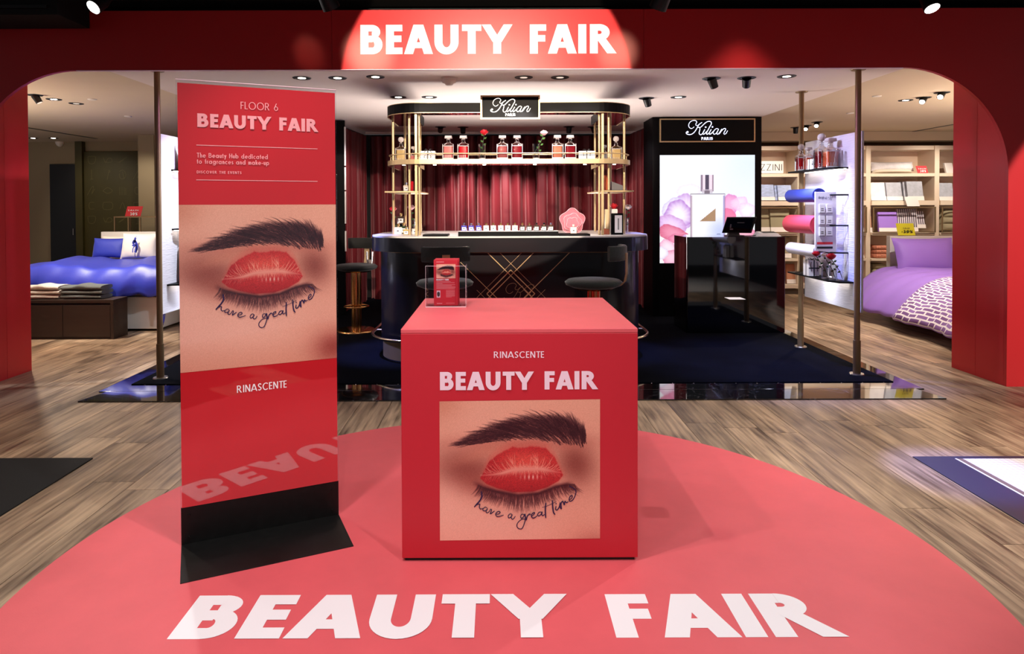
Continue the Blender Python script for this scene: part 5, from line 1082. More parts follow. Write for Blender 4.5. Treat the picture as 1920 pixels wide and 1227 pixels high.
roll(0, 0, 0, atY(1500, 367, 6.5).z, .066, BLUEP, 'blue roll of wrapping paper, top of three on the right display')
roll(0, 0, 0, atY(1500, 421, 6.5).z, .090, REDP, 'red roll of wrapping paper, middle of three on the right display', True)
roll(0, 0, 0, atY(1500, 469, 6.5).z, .058, WHP, 'white roll of wrapping paper, bottom of three on the right display')
YN = 6.12; nb = thing('notice_board', 'narrow white notice board with small framed notes before the paper rolls', 'notice board', (atY(1548, 475, YN).x, YN, atY(1548, 470, YN).z)); O = nb.location
a, b, c_, d_ = atY(1529, 470, YN), atY(1568, 475, YN), atY(1568, 360, YN), atY(1529, 360, YN)
vs = [a, b, c_, d_]; BOARDP = mat('pale_board', (226, 220, 228), .5)
MB(O).add([tuple(v) for v in vs] + [(v.x, v.y + .02, v.z) for v in vs], [(0, 1, 2, 3), (7, 6, 5, 4), (0, 4, 5, 1), (1, 5, 6, 2), (2, 6, 7, 3), (3, 7, 4, 0)]).build('board', BOARDP, nb, bevel=.001)
def nbx(px): return atY(px, 400, YN).x
def nbz(py): return atY(1548, py, YN).z
for (y0, y1) in ((383, 401), (404.5, 423), (426, 444)):
    for (x0, x1) in ((1535, 1545), (1548, 1559)):
        MB(O).box(nbx(x0), nbx(x1), YN - .02, YN - .001, nbz(y1 - 2), nbz(y0)).build('note_block', WHT, nb, bevel=.001)
        mb = MB(O); 
        for kz in (.45, .62): mb.box(nbx(x0 + 2.5), nbx(x1 - 2.5), YN - .0208, YN - .0204, nbz(y0 + (y1 - y0) * kz + 1.2), nbz(y0 + (y1 - y0) * kz))
        mb.box(nbx(x0), nbx(x1), YN - .0212, YN - .0203, nbz(y1 - 1.2), nbz(y1 - 2.0)); mb.build('note_print', BLK, nb)
MB(O).box(nbx(1532), nbx(1561.5), YN - .0015, YN - .0005, nbz(458.5), nbz(454)).build('red_band', REDC, nb); MB(O).box(nbx(1532), nbx(1561.5), YN - .0015, YN - .0005, nbz(466.5), nbz(462.5)).build('black_band', BLK, nb)
scr = []
s0 = [[(0, 10), (3, 30), (8, 8), (10, 28)], [(12, 14), (15, 18), (12, 24), (17, 22), (20, 14)], [(24, 32), (27, 12), (31, 28), (36, 10), (33, 40)], [(38, 18), (42, 14), (42, 24), (38, 22), (47, 22)], [(50, 16), (54, 30), (60, 12), (58, 34), (66, 20)], [(70, 14), (75, 22), (82, 14)], [(86, 36), (92, 8), (98, 20), (90, 26), (100, 40), (108, 8)]]
for s_ in s0: scr += ribbon([(a_ * .24, -b_ * .24) for a_, b_ in s_], .55, 4)
put_polys('lettering', mat('grey_ink', (90, 84, 110), .5), scr, (nbx(1534.5), YN, nbz(366)), (YN / F, 0, 0), (0, 0, YN / F), nb)
# goods on the right display shelves
zu = 1.8595; zl = .8145
decanter(3.10, 6.78, zu, 'red perfume decanter with a crystal ball stopper, far end of the right display shelf', LQR, ball=True, w=.045, s=1.05)
decanter(3.12, 6.66, zu, 'orange perfume decanter in the middle left of the right display shelf', LQO, w=.042, s=1.0)
decanter(3.115, 6.38, zu, 'dark red perfume decanter with a ball stopper on the right display shelf', LQD, ball=True, w=.045, s=1.3)
decanter(3.13, 6.24, zu, 'broad amber cut crystal decanter at the near end of the right display shelf', LQO, w=.052, s=1.2)
gift(3.10, 6.50, zu, .045, .045, .10, 'white gift box with trailing black bow on the right upper display shelf')
gft = tag(MB((3.16, 6.45, zu)).box(3.165, 3.20, 6.42, 6.50, zu, zu + .17).build('carton', LQR, bevel=.002), 'slim red carton behind the gift box on the right upper shelf', 'carton')
crc = tag(MB((3.15, 6.13, zu)).loft((3.15, 6.135, zu), [(0, .042, .03, 2), (.08, .04, .028, 2), (.15, .028, .02, 2), (.17, .022, .016, 2)], 20).build('glass_bell', GLS), 'clear glass bell at the near end of the right upper shelf', 'glass')
gift(3.10, 6.55, zl, .052, .06, .155, 'tall white gift box with a black bow on the lower right display shelf')
vase_rose(3.08, 6.23, zl, 'red rose in a clear vase on the lower right shelf, left of the white rose', ROSER, 2.995, zl + .235, .038, leaves=2)
vase_rose(3.11, 6.15, zl, 'white rose in a clear vase between the two red roses on the lower shelf', ROSEW, 3.035, zl + .232, .036, leaves=1)
vase_rose(3.13, 6.06, zl, 'larger red rose in a clear vase nearest the camera on the lower right shelf', ROSER, 3.05, zl + .222, .044, leaves=3)
vase_rose(3.17, 6.04, zl, 'dark drooping rose in the vase at the near corner of the lower right shelf', mat('dark_petal', (50, 20, 26), .5), 3.15, zl + .17, .03, leaves=2) if False else None
# left display goods
bow = thing('ribbon_bow', 'large black ribbon bow on the top left display shelf', 'ribbon bow', (-2.9, 6.2, 1.86))
MB(bow.location).grid(lambda u, v: (-2.93 + .05 * u, 6.15 + .16 * u, 1.862 + (.24 - .22 * u) * v + .02 * math.sin(v * 3)), 8, 8).build('loop', RIB, bow, solid=.012)
MB(bow.location).grid(lambda u, v: (-2.92 + .05 * u, 6.32 + .2 * u, 1.862 + (.05 + .16 * u) * v), 6, 6).build('tail', RIB, bow, solid=.012)
gift(-2.90, 6.45, 1.3145, .05, .06, .16, 'white gift box on the middle left display shelf by the banner')
gift(-2.90, 6.30, .8145, .05, .06, .20, 'white gift box with black ribbon on the lowest left display shelf')
hb = thing('black_bag', 'slim black bag hanging from the middle left display shelf', 'bag', (-2.915, 6.22, 1.0)); MB(hb.location).add([(-2.95, 6.25, .86), (-2.88, 6.25, .86), (-2.88, 6.16, .9), (-2.95, 6.16, .9), (-2.94, 6.24, 1.16), (-2.89, 6.24, 1.16), (-2.89, 6.18, 1.16), (-2.94, 6.18, 1.16)], [(3, 2, 1, 0), (4, 5, 6, 7), (0, 1, 5, 4), (1, 2, 6, 5), (2, 3, 7, 6), (3, 0, 4, 7)]).build('body', RIB, hb, bevel=.006)
MB(hb.location).tube([(-2.90, 6.2, 1.16), (-2.905, 6.2, 1.25), (-2.91, 6.2, 1.30)], .004, 6).build('cord', RIB, hb)

# ------------------------------------------------------------------ ceiling fittings
def downlight(px, py, lab, kind, z=ZC, r=.085, aim=(0, -1), lens=None):
    p = atZ(px, py, z); t = thing('downlight', lab, 'ceiling light', (p.x, p.y, z), 0, 'recessed ceiling lights'); O = t.location
    mb = MB(O); mb.loft((p.x, p.y, z), [(-.0005, r * .72, r * .72, 2), (-.006, r * .75, r * .75, 2), (-.006, r * .95, r * .95, 2), (-.0005, r, r, 2)], 32, cap=False); mb.build('bezel', LAMPB, t)
    if kind == 'flush': MB(O).cyl((p.x, p.y, z - .002), r * .7, .0015, 28).build('recess', LAMPB, t); MB(O).cyl((p.x, p.y, z - .0045), r * .42, .002, 24).build('lens', lens or LAMPON, t)
    elif kind == 'off': MB(O).cyl((p.x, p.y, z - .002), r * .7, .0015, 28).build('recess', LAMPB, t); MB(O).cyl((p.x, p.y, z - .004), r * .4, .0015, 24).build('lens', LAMPDIM, t)
    else:
        MB(O).cyl((p.x, p.y, z - .002), r * .7, .0015, 28).build('recess', LAMPB, t)
        d = Vector((aim[0], aim[1], -1)).normalized(); MB(O).tube([Vector((p.x, p.y, z - .003)), Vector((p.x, p.y, z)) + d * .095], [r * .5, r * .42], 24).build('eyeball', LAMPB, t)
        MB(O).tube([Vector((p.x, p.y, z)) + d * .0955, Vector((p.x, p.y, z)) + d * .097], r * .34, 20).build('lens', lens or LAMPON, t)
    return t
FR = 'in the front row over the bar'
for (px, py, l, k, aim) in ((566, 146, 'first round ceiling light from the left ' + FR, 'flush', 0), (633, 146, 'second round ceiling light from the left ' + FR, 'flush', 0), (704, 144, 'third round ceiling light from the left ' + FR, 'flush', 0),
    (982, 145, 'off-looking ceiling light right of the smoke detector', 'off', 0), (1050, 145, 'off-looking ceiling light second right of the smoke detector', 'off', 0),
    (1334, 147, 'tilted black eyeball light, left of the pair before the lightbox', 'eye', (.5, .4)), (1400, 146, 'tilted black eyeball light casting a bright glow on the ceiling', 'eye', (.3, .9)), (1475, 143, 'flush ceiling light right of the two eyeball lights', 'flush', 0),
    (747, 182, 'left of the two glowing ceiling lights above the gantry', 'flush', 0), (805, 182, 'right of the two glowing ceiling lights above the gantry', 'flush', 0), (1212, 184, 'black eyeball light right of the gantry', 'eye', (.4, .5)), (1272, 182, 'flush ceiling light in front of the lightbox sign', 'flush', 0),
    (826, 238, 'dark eyeball light near the curtain, left one', 'eye', (-.2, 1.2)), (868, 238.5, 'dark eyeball light near the curtain, second from left', 'eye', (0, .5)), (1067, 237.5, 'dark eyeball light near the curtain right of the pink rose', 'eye', (0, .4)), (1112, 238, 'dark eyeball light near the curtain behind the right posts', 'eye', (.4, .8))):
    downlight(px, py, l, k, aim=aim or (0, -1))
ZO = ZC + .05
for (px, py, l, k, ln, aim) in ((65, 178, 'unlit black eyeball light nearest on the left bedroom ceiling', 'eye', LAMPDIM, (.5, .2)), (101, 186, 'glowing ceiling light in the middle of the three over the blue bed', 'flush', LAMPHOT, 0), (143, 194, 'dark ceiling light, rightmost of the three over the blue bed', 'off', None, 0),
    (62, 259, 'far left ceiling light by the dark back wall', 'flush', LAMPHOT, 0), (100, 259, 'far ceiling light second from the left by the dark back wall', 'flush', LAMPHOT, 0),
    (1698, 188, 'small glowing ceiling light, leftmost of three beside the right red jamb', 'flush', LAMPON, 0), (1732, 183, 'very bright ceiling light, middle of three beside the right red jamb', 'eye', LAMPHOT, (-.9, -.9)), (1766, 173.5, 'very bright ceiling light touching the right red jamb', 'eye', LAMPHOT, (-.9, -.9)),
    (1492, 239, 'black eyeball light behind the rear right pole', 'eye', LAMPDIM, (.1, .3)), (1512, 235.5, 'bright ceiling light just right of the rear right pole', 'eye', LAMPHOT, (-.6, -.9)), (1532, 229, 'bright ceiling light second right of the rear right pole', 'eye', LAMPHOT, (-.6, -.9)),
    (1518, 259.5, 'dark eyeball light above the right linen board', 'eye', LAMPDIM, (0, .6)), (1731, 259.5, 'black eyeball light above the pillow shelf', 'eye', LAMPDIM, (.1, 1))):
    downlight(px, py, l, k, ZO, .08, aim or (0, -1), ln)
p = atZ(842, 146, ZC); sd = thing('smoke_detector', 'round white smoke detector on the ceiling above the gantry', 'smoke detector', (p.x, p.y, ZC)); O = sd.location
MB(O).loft((p.x, p.y, ZC), [(-.0005, .074, .074, 2), (-.02, .076, .076, 2), (-.022, .068, .068, 2)], 32).build('base', WHITEP, sd); MB(O).loft((p.x, p.y, ZC), [(-.0225, .066, .066, 2), (-.045, .062, .062, 2), (-.052, .04, .04, 2), (-.066, .034, .034, 2), (-.074, .015, .015, 2)], 32).build('sensor', WHITEP, sd)
for (px, py, z, l) in ((173, 186, ZO, 'tiny pale ceiling sensor nearer the camera on the left bedroom ceiling'), (240, 218, ZO, 'tiny pale ceiling sensor near the front left pole'), (1644, 180, ZO, 'small white ceiling sensor nearest right of the front right pole'), (1594, 212, ZO, 'small pale ceiling sensor between the right poles'), (1725, 252, ZO, 'small pale ceiling disc before the pillow shelf'), (112, 266, ZO, 'white dome sensor at the far end of the left ceiling')):
    p = atZ(px, py, z); t = thing('ceiling_sensor', l, 'sensor', (p.x, p.y, z)); O = t.location
    if px == 112: MB(O).loft((p.x, p.y, z), [(-.0005, .075, .075, 2), (-.03, .07, .07, 2), (-.07, .05, .05, 2), (-.09, .02, .02, 2)], 24).build('dome', WHITEP, t)
    else: MB(O).loft((p.x, p.y, z), [(-.0005, .048, .048, 2), (-.008, .046, .046, 2), (-.010, .03, .03, 2)], 24).build('disc', WHITEP, t)
for (a, b, l) in (((30, 236), (181, 260), 'thin black slot in the left bedroom ceiling'), ((1665, 255), (1790, 233), 'thin dark slot in the right bedroom ceiling')):
    A, B__ = atZ(*a, ZO), atZ(*b, ZO); d = (B__ - A).normalized(); n_ = Vector((-d.y, d.x, 0)) * .03
    MBx = MB(A); MBx.add([A + n_, B__ + n_, B__ - n_, A - n_] + [v - Vector((0, 0, .003)) for v in (A + n_, B__ + n_, B__ - n_, A - n_)], [(0, 1, 2, 3), (7, 6, 5, 4), (0, 4, 5, 1), (1, 5, 6, 2), (2, 6, 7, 3), (3, 7, 4, 0)]); tag(MBx.build('air_slot', LAMPB), l, 'air vent')
# track spots in front of the arch
def trackspot(px, py, lab, lit, d):
    Y = 4.95 if lit else 4.2; p = atY(px, py, Y); t = thing('track_spotlight', lab, 'spotlight', tuple(p), 0, 'track spotlights above the arch'); O = t.location; d = Vector(d).normalized()
    MB(O).tube([p - d * .16, p - d * .1, p], [.03, .05, .056], 24).build('housing', LAMPB, t)
    MB(O).tube([p + d * .0005, p + d * .002], .05, 24).build('lens', LAMPHOT if lit else LAMPB, t)
    MB(O).cyl((p.x - d.x * .12, p.y - d.y * .12, p.z - d.z * .12), .012, 3.35 - p.z + d.z * .12, 12).build('stem', LAMPB, t)
trackspot(175, 14, 'glowing track spotlight above the left of the red header', True, (-.35, -.75, -.75))
trackspot(1748, 16, 'glowing track spotlight above the right of the red header', True, (.1, -.45, -.9))
trackspot(622, 16, 'dark track spotlight just left of the header lettering', False, (.3, .5, -.8))
trackspot(1233, 16, 'dark track spotlight just right of the header lettering', False, (-.3, .5, -.8))

# ------------------------------------------------------------------ left bedroom
bn_ = thing('bench_cabinet', 'low dark wooden bench cabinet at the foot of the blue bed', 'bench', (-5.3, 7.57, 0)); O = bn_.location
x0, x1, y0, y1, z1 = -6.4, -4.40, 7.57, 7.86, .455
MB(O).box(x0, x1, y0, y1, z1 - .035, z1).build('top', DARKW, bn_, bevel=.002); MB(O).box(x1 - .035, x1, y0, y1, .001, z1 - .0355).build('side', DARKW, bn_, bevel=.002); MB(O).box(x0, x0 + .035, y0, y1, .001, z1 - .0355).build('side', DARKW, bn_, bevel=.002)
MB(O).box(x0 + .036, x1 - .036, y0 + .03, y1, .001, .04).build('plinth_bar', DARKW, bn_)
MB(O).box(x0 + .036, x1 - .036, y0 + .03, y1, .04, z1 - .036).build('carcass', BLK, bn_)
xm = atY(117, 600, y0).x
for (a, b) in ((xm + .003, x1 - .04), (xm - 1.05, xm - .003)): MB(O).box(a, b, y0 + .004, y0 + .024, .03, z1 - .062).build('drawer_front', DARKW, bn_, bevel=.002)
def towels(x0, x1, m, cat, base):
    for k in range(3):
        z = z1 + .0008 + k * .0515; lab = '%s, %s of its stack on the bench' % (base, ('bottom', 'middle', 'top')[k]); t = thing('folded_towel', lab, 'towel', ((x0 + x1) / 2, 7.62, z), 0, cat); O = t.location; w = x1 - x0; j = .01 * (k % 2)
        def fn(u, v, z=z, j=j, k=k): a = 2 * PI * v; ex = (abs(math.cos(a)) ** .6) * math.copysign(1, math.cos(a)); ez = (abs(math.sin(a)) ** .75) * math.copysign(1, math.sin(a)); return (x0 + j + w * u, 7.73 + .12 * ex - .006 * math.sin(u * 7 + k), z + .0255 + .025 * ez + .004 * math.sin(u * 5 + k * 2) * (ez > 0) + (.02 * math.exp(-((u - .45) / .15) ** 2) if k == 2 and ez > 0 else 0))
        mb = MB(O).grid(fn, 16, 21); mb.add([fn(0, j2 / 20) for j2 in range(20)], [tuple(range(20))]); mb.add([fn(1, j2 / 20) for j2 in range(20)], [tuple(range(20))[::-1]]); mb.build('folded_cloth', m, t)
towels(atY(38, 550, 7.6).x, atY(108, 550, 7.6).x, TOWW, 'white towels on the bench', 'folded white towel'); towels(atY(112, 550, 7.6).x, atY(188, 550, 7.6).x, TOWG, 'grey towels on the bench', 'folded grey towel')
bd_ = thing('bed', 'bed with a puffy royal blue duvet and white headboard in the left room', 'bed', (-5.05, 9.2, 0)); O = bd_.location
MB(O).box(-6.05, -4.12, 8.06, 10.05, .03, .42).build('bed_base', WHITEP, bd_, bevel=.006); MB(O).box(-6.0, -4.16, 8.1, 10.02, .421, .62).build('mattress', WHITEP, bd_, bevel=.03)
MB(O).box(-6.02, -4.0, 10.06, 10.14, .03, atY(200, 435, 10.06).z).build('headboard', WHITEP, bd_, bevel=.004)
def duv(u, v):
    # u across x, v along y, both run over the edges
    a = (u - .5) * 2; b = v; x = -5.07 + 1.06 * math.copysign(min(abs(a) / .80, 1), a); z = .79
    e = max(0, abs(a) - .80) / .2
    y = 8.02 + 2.0 * max(0, (b - .18)) / .82; f = max(0, .18 - b) / .18
    z -= .30 * e ** 1.3 + .34 * f ** 1.2 + .06 * (abs(a)) ** 4; z += .025 * math.sin(x * 5 + y * 2) + .012 * math.sin(x * 17 + y * 7) * (1 - e) - .03 * (1 - min(1, f * 3)) * 0
    x += .05 * math.copysign(e, a) * math.sin(e * PI) + .012 * math.sin(y * 15) * e; y -= .14 * math.sin(min(1, f * 1.1) * PI * .62) + .016 * math.sin(x * 21 + f * 2) * f
    z -= .10 * max(0, (b - .8) / .2) ** 2
    return (x, y, z + .008 * math.sin(x * 33 + f * 4) * f)
MB(O).grid(duv, 90, 60).build('duvet', DUVB, bd_, solid=.02)
def pillow(name, lab, cat, px0, px1, pyt, pyb, Y, m, lean=.25, th=.09, col=None, group=None):
    a, b = atY(px0, pyb, Y), atY(px1, pyt, Y); t = thing(name, lab, cat, ((a.x + b.x) / 2, Y, a.z), 0, group); O = t.location; w, h = b.x - a.x, b.z - a.z; mb = MB(O)
    for s in (-1, 1):
        def fn(u, v, s=s):
            uu, vv = u * 2 - 1, v * 2 - 1; k = max(0, (1 - abs(uu) ** 2.6)) ** .55 * max(0, (1 - abs(vv) ** 2.6)) ** .55; pin = 1 - .05 * (1 - abs(vv) ** 2) * abs(uu) ** 4; pz = 1 - .06 * (1 - abs(uu) ** 2) * abs(vv) ** 4
            wr = .004 * math.sin(uu * 14 + vv * 9) * abs(uu) ** 2
            return ((a.x + b.x) / 2 + w / 2 * uu * pin, Y + lean * h * v + s * (th * k + wr * .5), a.z + h / 2 * (1 + vv * pz))
        mb.grid(fn, 26, 22)
    mb.build('cushion', m, t); return t, a, b
pillow('pillow', 'royal blue pillow at the left of the blue bed head', 'pillow', 172, 234, 447, 484, 9.55, PILB, group='pillows on the blue bed')
pillow('pillow', 'plain white pillow behind the blue and cream pillows', 'pillow', 190, 262, 443, 480, 9.85, PILW, lean=.1, group='pillows on the blue bed')
t, a, b = pillow('pillow', 'cream pillow with a blue horse rider emblem on the blue bed', 'pillow', 225, 292, 438, 486, 9.35, PILW, group='pillows on the blue bed')
def pp(px, py): q_ = atY(px, py, 9.20); return (q_.x, q_.z)
hs = [[(247, 458), (249, 452), (252, 455), (254, 462), (253, 468), (251, 474)], [(246, 474), (247, 466), (250, 462)], [(253, 474), (254, 466), (252, 460)], [(250, 455), (251, 449), (252, 446)], [(246, 462), (248, 460), (253, 461)], [(247, 457), (249, 448), (254, 443)]]
polys = [];
for j, s_ in enumerate(hs): polys += ribbon([pp(*q_) for q_ in s_], (.034, .013, .013, .024, .028, .006)[j], 4)
mb = MB(t.location); 
for q_ in polys: mb.add([(x, 9.235, z) for x, z in q_], [tuple(range(len(q_)))])
mb.build('rider_emblem', PILB, t)
# rack, red card
rk = thing('metal_rack', 'slim metal and glass rack behind the blue bed head', 'rack', (-5.7, 10.6, 0)); O = rk.location; zt = atY(215, 406, 10.5).z; xa, xb = atY(215, 406, 10.5).x, -5.05
for (x, y) in ((xa, 10.5), (xb, 10.5), (xa, 10.95), (xb, 10.95), (atY(241, 420, 10.5).x, 10.5), (atY(263, 420, 10.5).x, 10.5)): MB(O).box(x - .009, x + .009, y - .009, y + .009, .001, zt - .02).build('rack_post', BRONZE, rk)
MB(O).box(xa - .01, xb + .01, 10.49, 10.96, zt - .02, zt).build('rack_top', BRONZE, rk); MB(O).box(xa, xb, 10.5, 10.95, .9, .915).build('rack_shelf', GLS, rk)
def card(px0, px1, pyt, pyb, Y, m, lab, words, tm, skew=0, cat='sale sign', name='sale_card'):
    a, b = atY(px0, pyb, Y), atY(px1, pyt, Y); t = thing(name, lab, cat, ((a.x + b.x) / 2, Y, a.z)); O = t.location; sk = skew * Y / F
    vs = [(a.x, Y, a.z), (b.x - max(0, sk), Y, a.z), (b.x, Y, b.z), (a.x + sk, Y, b.z)]; vs = [(a.x, Y, a.z), (b.x - abs(sk), Y, a.z), (b.x, Y + .02, b.z), (a.x + abs(sk), Y + .02, b.z)] if skew >= 0 else [(a.x + abs(sk), Y, a.z), (b.x, Y, a.z), (b.x - abs(sk), Y + .02, b.z), (a.x, Y + .02, b.z)]
    MB(O).add(vs + [(x, y + .004, z) for x, y, z in vs], [(0, 1, 2, 3), (7, 6, 5, 4), (0, 4, 5, 1), (1, 5, 6, 2), (2, 6, 7, 3), (3, 7, 4, 0)]).build('card', m, t)
    for (s, x0_, y0_, x1_, cap, w_) in words: text_at('lettering', tm, s, atY(x0_, y0_, Y - .002), atY(x1_, y0_, Y - .002), cap * Y / F, t, w=w_, off=.002)
    return t
card(234, 267, 387, 406, 10.6, REDC, 'coral sale card on the metal rack behind the blue bed', (('SALDI', 240, 396, 260, 2.6, .2), ('30%', 244, 404, 258, 5.5, .28)), WHT, 4)
lb = thing('folded_linen', 'dark folded linen on the metal rack at the pole', 'linen', (-5.3, 10.7, .916)); 
for k in range(3): MB(lb.location).loft((-5.33, 10.72, .916 + k * .07), [(0, .20, .15, 4), (.02, .22, .17, 4), (.055, .215, .165, 4), (.069, .18, .14, 4)], 24).build('folded_layer', TOWG, lb)
# back wall dressings
op = thing('icon_panel', 'tall olive wall panel printed with faint outline icons', 'wall panel', (-7.3, 12.44, 0)); O = op.location; YO = 12.44
xa, xb = atY(157, 300, YO).x, atY(292, 300, YO).x; MB(O).box(xa, xb, YO, YO + .05, .001, atY(200, 284, YO).z).build('panel', OLIVE, op, bevel=.003)
polys = []
def ic(px, py, shape):
    c = atY(px, py, YO); k = YO / F
    for s in shape: polys.extend(ribbon([(c.x + a_ * k, c.z - b_ * k) for a_, b_ in s], .9 * k, 3))
icons = [[[(-7, -6), (7, -6), (5, 6), (-5, 6), (-7, -6)]], [[(-8, -4), (-4, 6), (0, -2), (6, -3), (8, 3), (0, 5), (-6, 2)]], [[(-8, 5), (-2, 1), (8, -5)], [(-6, 5), (2, 0)]], [[(0, -10), (0, 8)], [(-3, 8), (3, 8)]], [[(3, -9), (-1, 9)], [(2, -9), (5, -6), (2, -4)]], [[(-6, -6), (0, -9), (6, -3), (4, 6), (-4, 7), (-6, -2)], [(0, -6), (3, 8)]], [[(-8, 8), (0, -6), (4, -8), (0, 6), (6, -4)]], [[(-9, 0), (0, -6), (9, 0), (0, 5), (-9, 0)]], [[(-5, -7), (-5, 8)], [(-1, -7), (-1, 8)], [(3, -7), (3, 8)], [(6, -5), (6, 8)]], [[(5, -6), (-3, -6), (-5, 0), (-3, 6), (5, 6)]], [[(-8, -6), (8, -6), (8, 6), (-8, 6), (-8, -6)]], [[(-5, 6), (0, -6), (5, 6)]]]
for r_ in range(5):
    for c in range(4): ic((172, 202, 230, 258)[c], (300, 328, 358, 386, 412)[r_], icons[(r_ * 3 + c) % 12])
put_polys('icon_print', OLICON, polys, (0, YO, 0), (1, 0, 0), (0, 0, 1), op, .002)['kind'] = 'stuff'
O = Vector((0, 0, 0))
xa, xb = atY(94, 400, 12.42).x, atY(143, 400, 12.42).x; MB(O).box(xa, xb, 12.42, 12.49, .001, atY(110, 308, 12.42).z).build('door_1', BLK, None, bevel=.003); dr = bpy.context.scene.objects['door_1']; struct(dr)
MB(O).tube([(xb - .05, 12.40, 1.0), (xb - .05, 12.40, 1.12)], .008, 8).build('door_handle', GREYC, dr)
struct(MB().box(atY(143, 400, 12.4).x + .0, atY(156, 400, 12.4).x, 12.38, 12.49, .0, 2.745).build('wall_pier', OLIVE))
struct(MB().box(atY(260, 400, 11.3).x, atY(290, 400, 11.3).x, 11.3, 11.8, .0, 2.748).build('wall_column', WALLB))

# ------------------------------------------------------------------ right bedroom: shelving
YW = 11.2; sh = thing('wall_shelving', 'pale wall shelving filled with bed linen along the right back wall', 'shelving', (5.9, YW, 0)); O = sh.location
ups = [1372, 1500, 1628, 1756.5, 1885]; uxs = [atY(u, 400, YW).x for u in ups]; zt = atY(1700, 273, YW).z
for i, x in enumerate(uxs): MB(O).box(x - .04, x + .04, YW, YW + .5, .09, zt).build('upright', SHELFM, sh, bevel=.003)
for i in range(4):
    a, b = uxs[i] + .0405, uxs[i + 1] - .0405
    MB(O).box(a, b, YW + .46, YW + .5, .09, zt).build('back_panel', SHELFB, sh)
    MB(O).box(a, b, YW + .02, YW + .459, zt - .07, zt).build('top_board', SHELFM, sh, bevel=.002)
    for (yt, yb) in ((325, 331), (376.5, 385), (437, 441), (485, 489), (533, 540)):
        zb_, zt_ = atY(1700, yb, YW).z, atY(1700, yt, YW).z; MB(O).box(a, b, YW - (.03 if yt > 370 else 0), YW + .459, zb_, zt_).build('shelf_board', SHELFM, sh, bevel=.002)
MB(O).box(uxs[0], uxs[-1], YW + .05, YW + .45, .001, .089).build('plinth_bar', mat('grey_taupe', (96, 86, 76), .6), sh)
for i in range(4):
    a, b = uxs[i] + .06, uxs[i + 1] - .06; za, zb_ = atY(1700, 436, YW).z, atY(1700, 388, YW).z
    mb = MB(O)
    for x in (a, b, a + .10):
        if x == a + .10: continue
        mb.box(x - .008, x + .008, YW - .06, YW - .044, za, zb_)
    mb.box(a, b, YW - .06, YW - .044, zb_ - .016, zb_); mb.box(a, b, YW - .06, YW - .044, za, za + .016); mb.build('metal_frame', BRONZE, sh)
def pkg(px0, px1, pyt, pyb, Y, m, lab, band=True, lean=.06, d=.05, cat='linen pack', bandm=None, extra=0):
    a, b = atY(px0, pyb, Y), atY(px1, pyt, Y); t = thing('linen_pack', lab, cat, ((a.x + b.x) / 2, Y, a.z), 0, 'packs of bed linen'); O = t.location
    for k in range(1 + extra):
        yo = Y + k * (d + .004) * 1.0; xo = -k * .03
        vs = [(a.x + xo, yo, a.z), (b.x + xo, yo, a.z), (b.x + xo, yo + lean, b.z), (a.x + xo, yo + lean, b.z)]
        MB(O).add(vs + [(x, y + d, z) for x, y, z in vs], [(0, 1, 2, 3), (7, 6, 5, 4), (0, 4, 5, 1), (1, 5, 6, 2), (2, 6, 7, 3), (3, 7, 4, 0)]).build('folded_cloth', m, t, bevel=.008)
    if band:
        h = (b.z - a.z) * .22; e = .004; MB(O).add([(a.x - e, Y - e, a.z), (b.x + e, Y - e, a.z), (b.x + e, Y - e + lean * .22, a.z + h), (a.x - e, Y - e + lean * .22, a.z + h)], [(0, 1, 2, 3)]).build('paper_band', bandm or GIFT, t)
    return t
LB = mat('blue_white_cloth', (170, 186, 226), .7, noise=(12, .25), stretch=(1, 1, 3)); LW = mat('white_cloth', (228, 224, 230), .7, noise=(9, .12)); LG = mat('grey_blue_cloth', (178, 182, 196), .7, noise=(10, .2))
STR = mat('striped_cloth', (230, 224, 226), .7); nt = STR.node_tree; wv = nt.nodes.new('ShaderNodeTexWave'); wv.inputs['Scale'].default_value = 9; rp_ = nt.nodes.new('ShaderNodeValToRGB'); rp_.color_ramp.interpolation = 'CONSTANT'; rp_.color_ramp.elements[0].color = (.06, .04, .07, 1); rp_.color_ramp.elements[1].position = .45; rp_.color_ramp.elements[1].color = (.75, .7, .78, 1)
tc_ = nt.nodes.new('ShaderNodeTexCoord'); nt.links.new(tc_.outputs['Object'], wv.inputs['Vector']); nt.links.new(wv.outputs['Fac'], rp_.inputs[0]); nt.links.new(rp_.outputs[0], nt.nodes['Principled BSDF'].inputs['Base Color'])
pkg(1428, 1453, 346, 376, YW + .06, LB, 'blue and white linen pack beside the lightbox tower on the right shelving')
pkg(1460, 1486, 347, 376, YW + .06, LB, 'row of dark-edged blue linen packs left of the rear right pole', extra=2)
pkg(1446, 1482, 392, 436, YW + .06, SAGE, 'large sage linen pack on the lower shelf left of the rear pole')
pkg(1427, 1444, 392, 436, YW + .10, SAGE, 'narrow sage linen pack against the lightbox tower')
pkg(1452, 1484, 446, 484, YW + .06, SAGE, 'sage linen pack right of the glossy desk, third shelf down')
pkg(1476, 1496, 496, 532, YW + .06, TAN, 'brown linen pack on the lowest shelf beside the glossy desk')
pkg(1634, 1662, 342, 376, YW + .06, LW, 'white linen pack just right of the front right pole on the middle shelf')
pkg(1664, 1693, 342, 376, YW + .06, LG, 'pale grey linen pack, second from the pole on the middle shelf')
pkg(1703, 1733, 340, 376, YW + .06, LG, 'stack of grey white linen packs, third on the middle shelf', extra=2)
pkg(1762, 1790, 343, 376, YW + .06, LG, 'grey linen pack half hidden by the right red jamb', extra=1)
pkg(1618, 1636, 395, 436, YW + .04, TAN, 'tan linen pack beside the front right pole, row below the middle shelf')
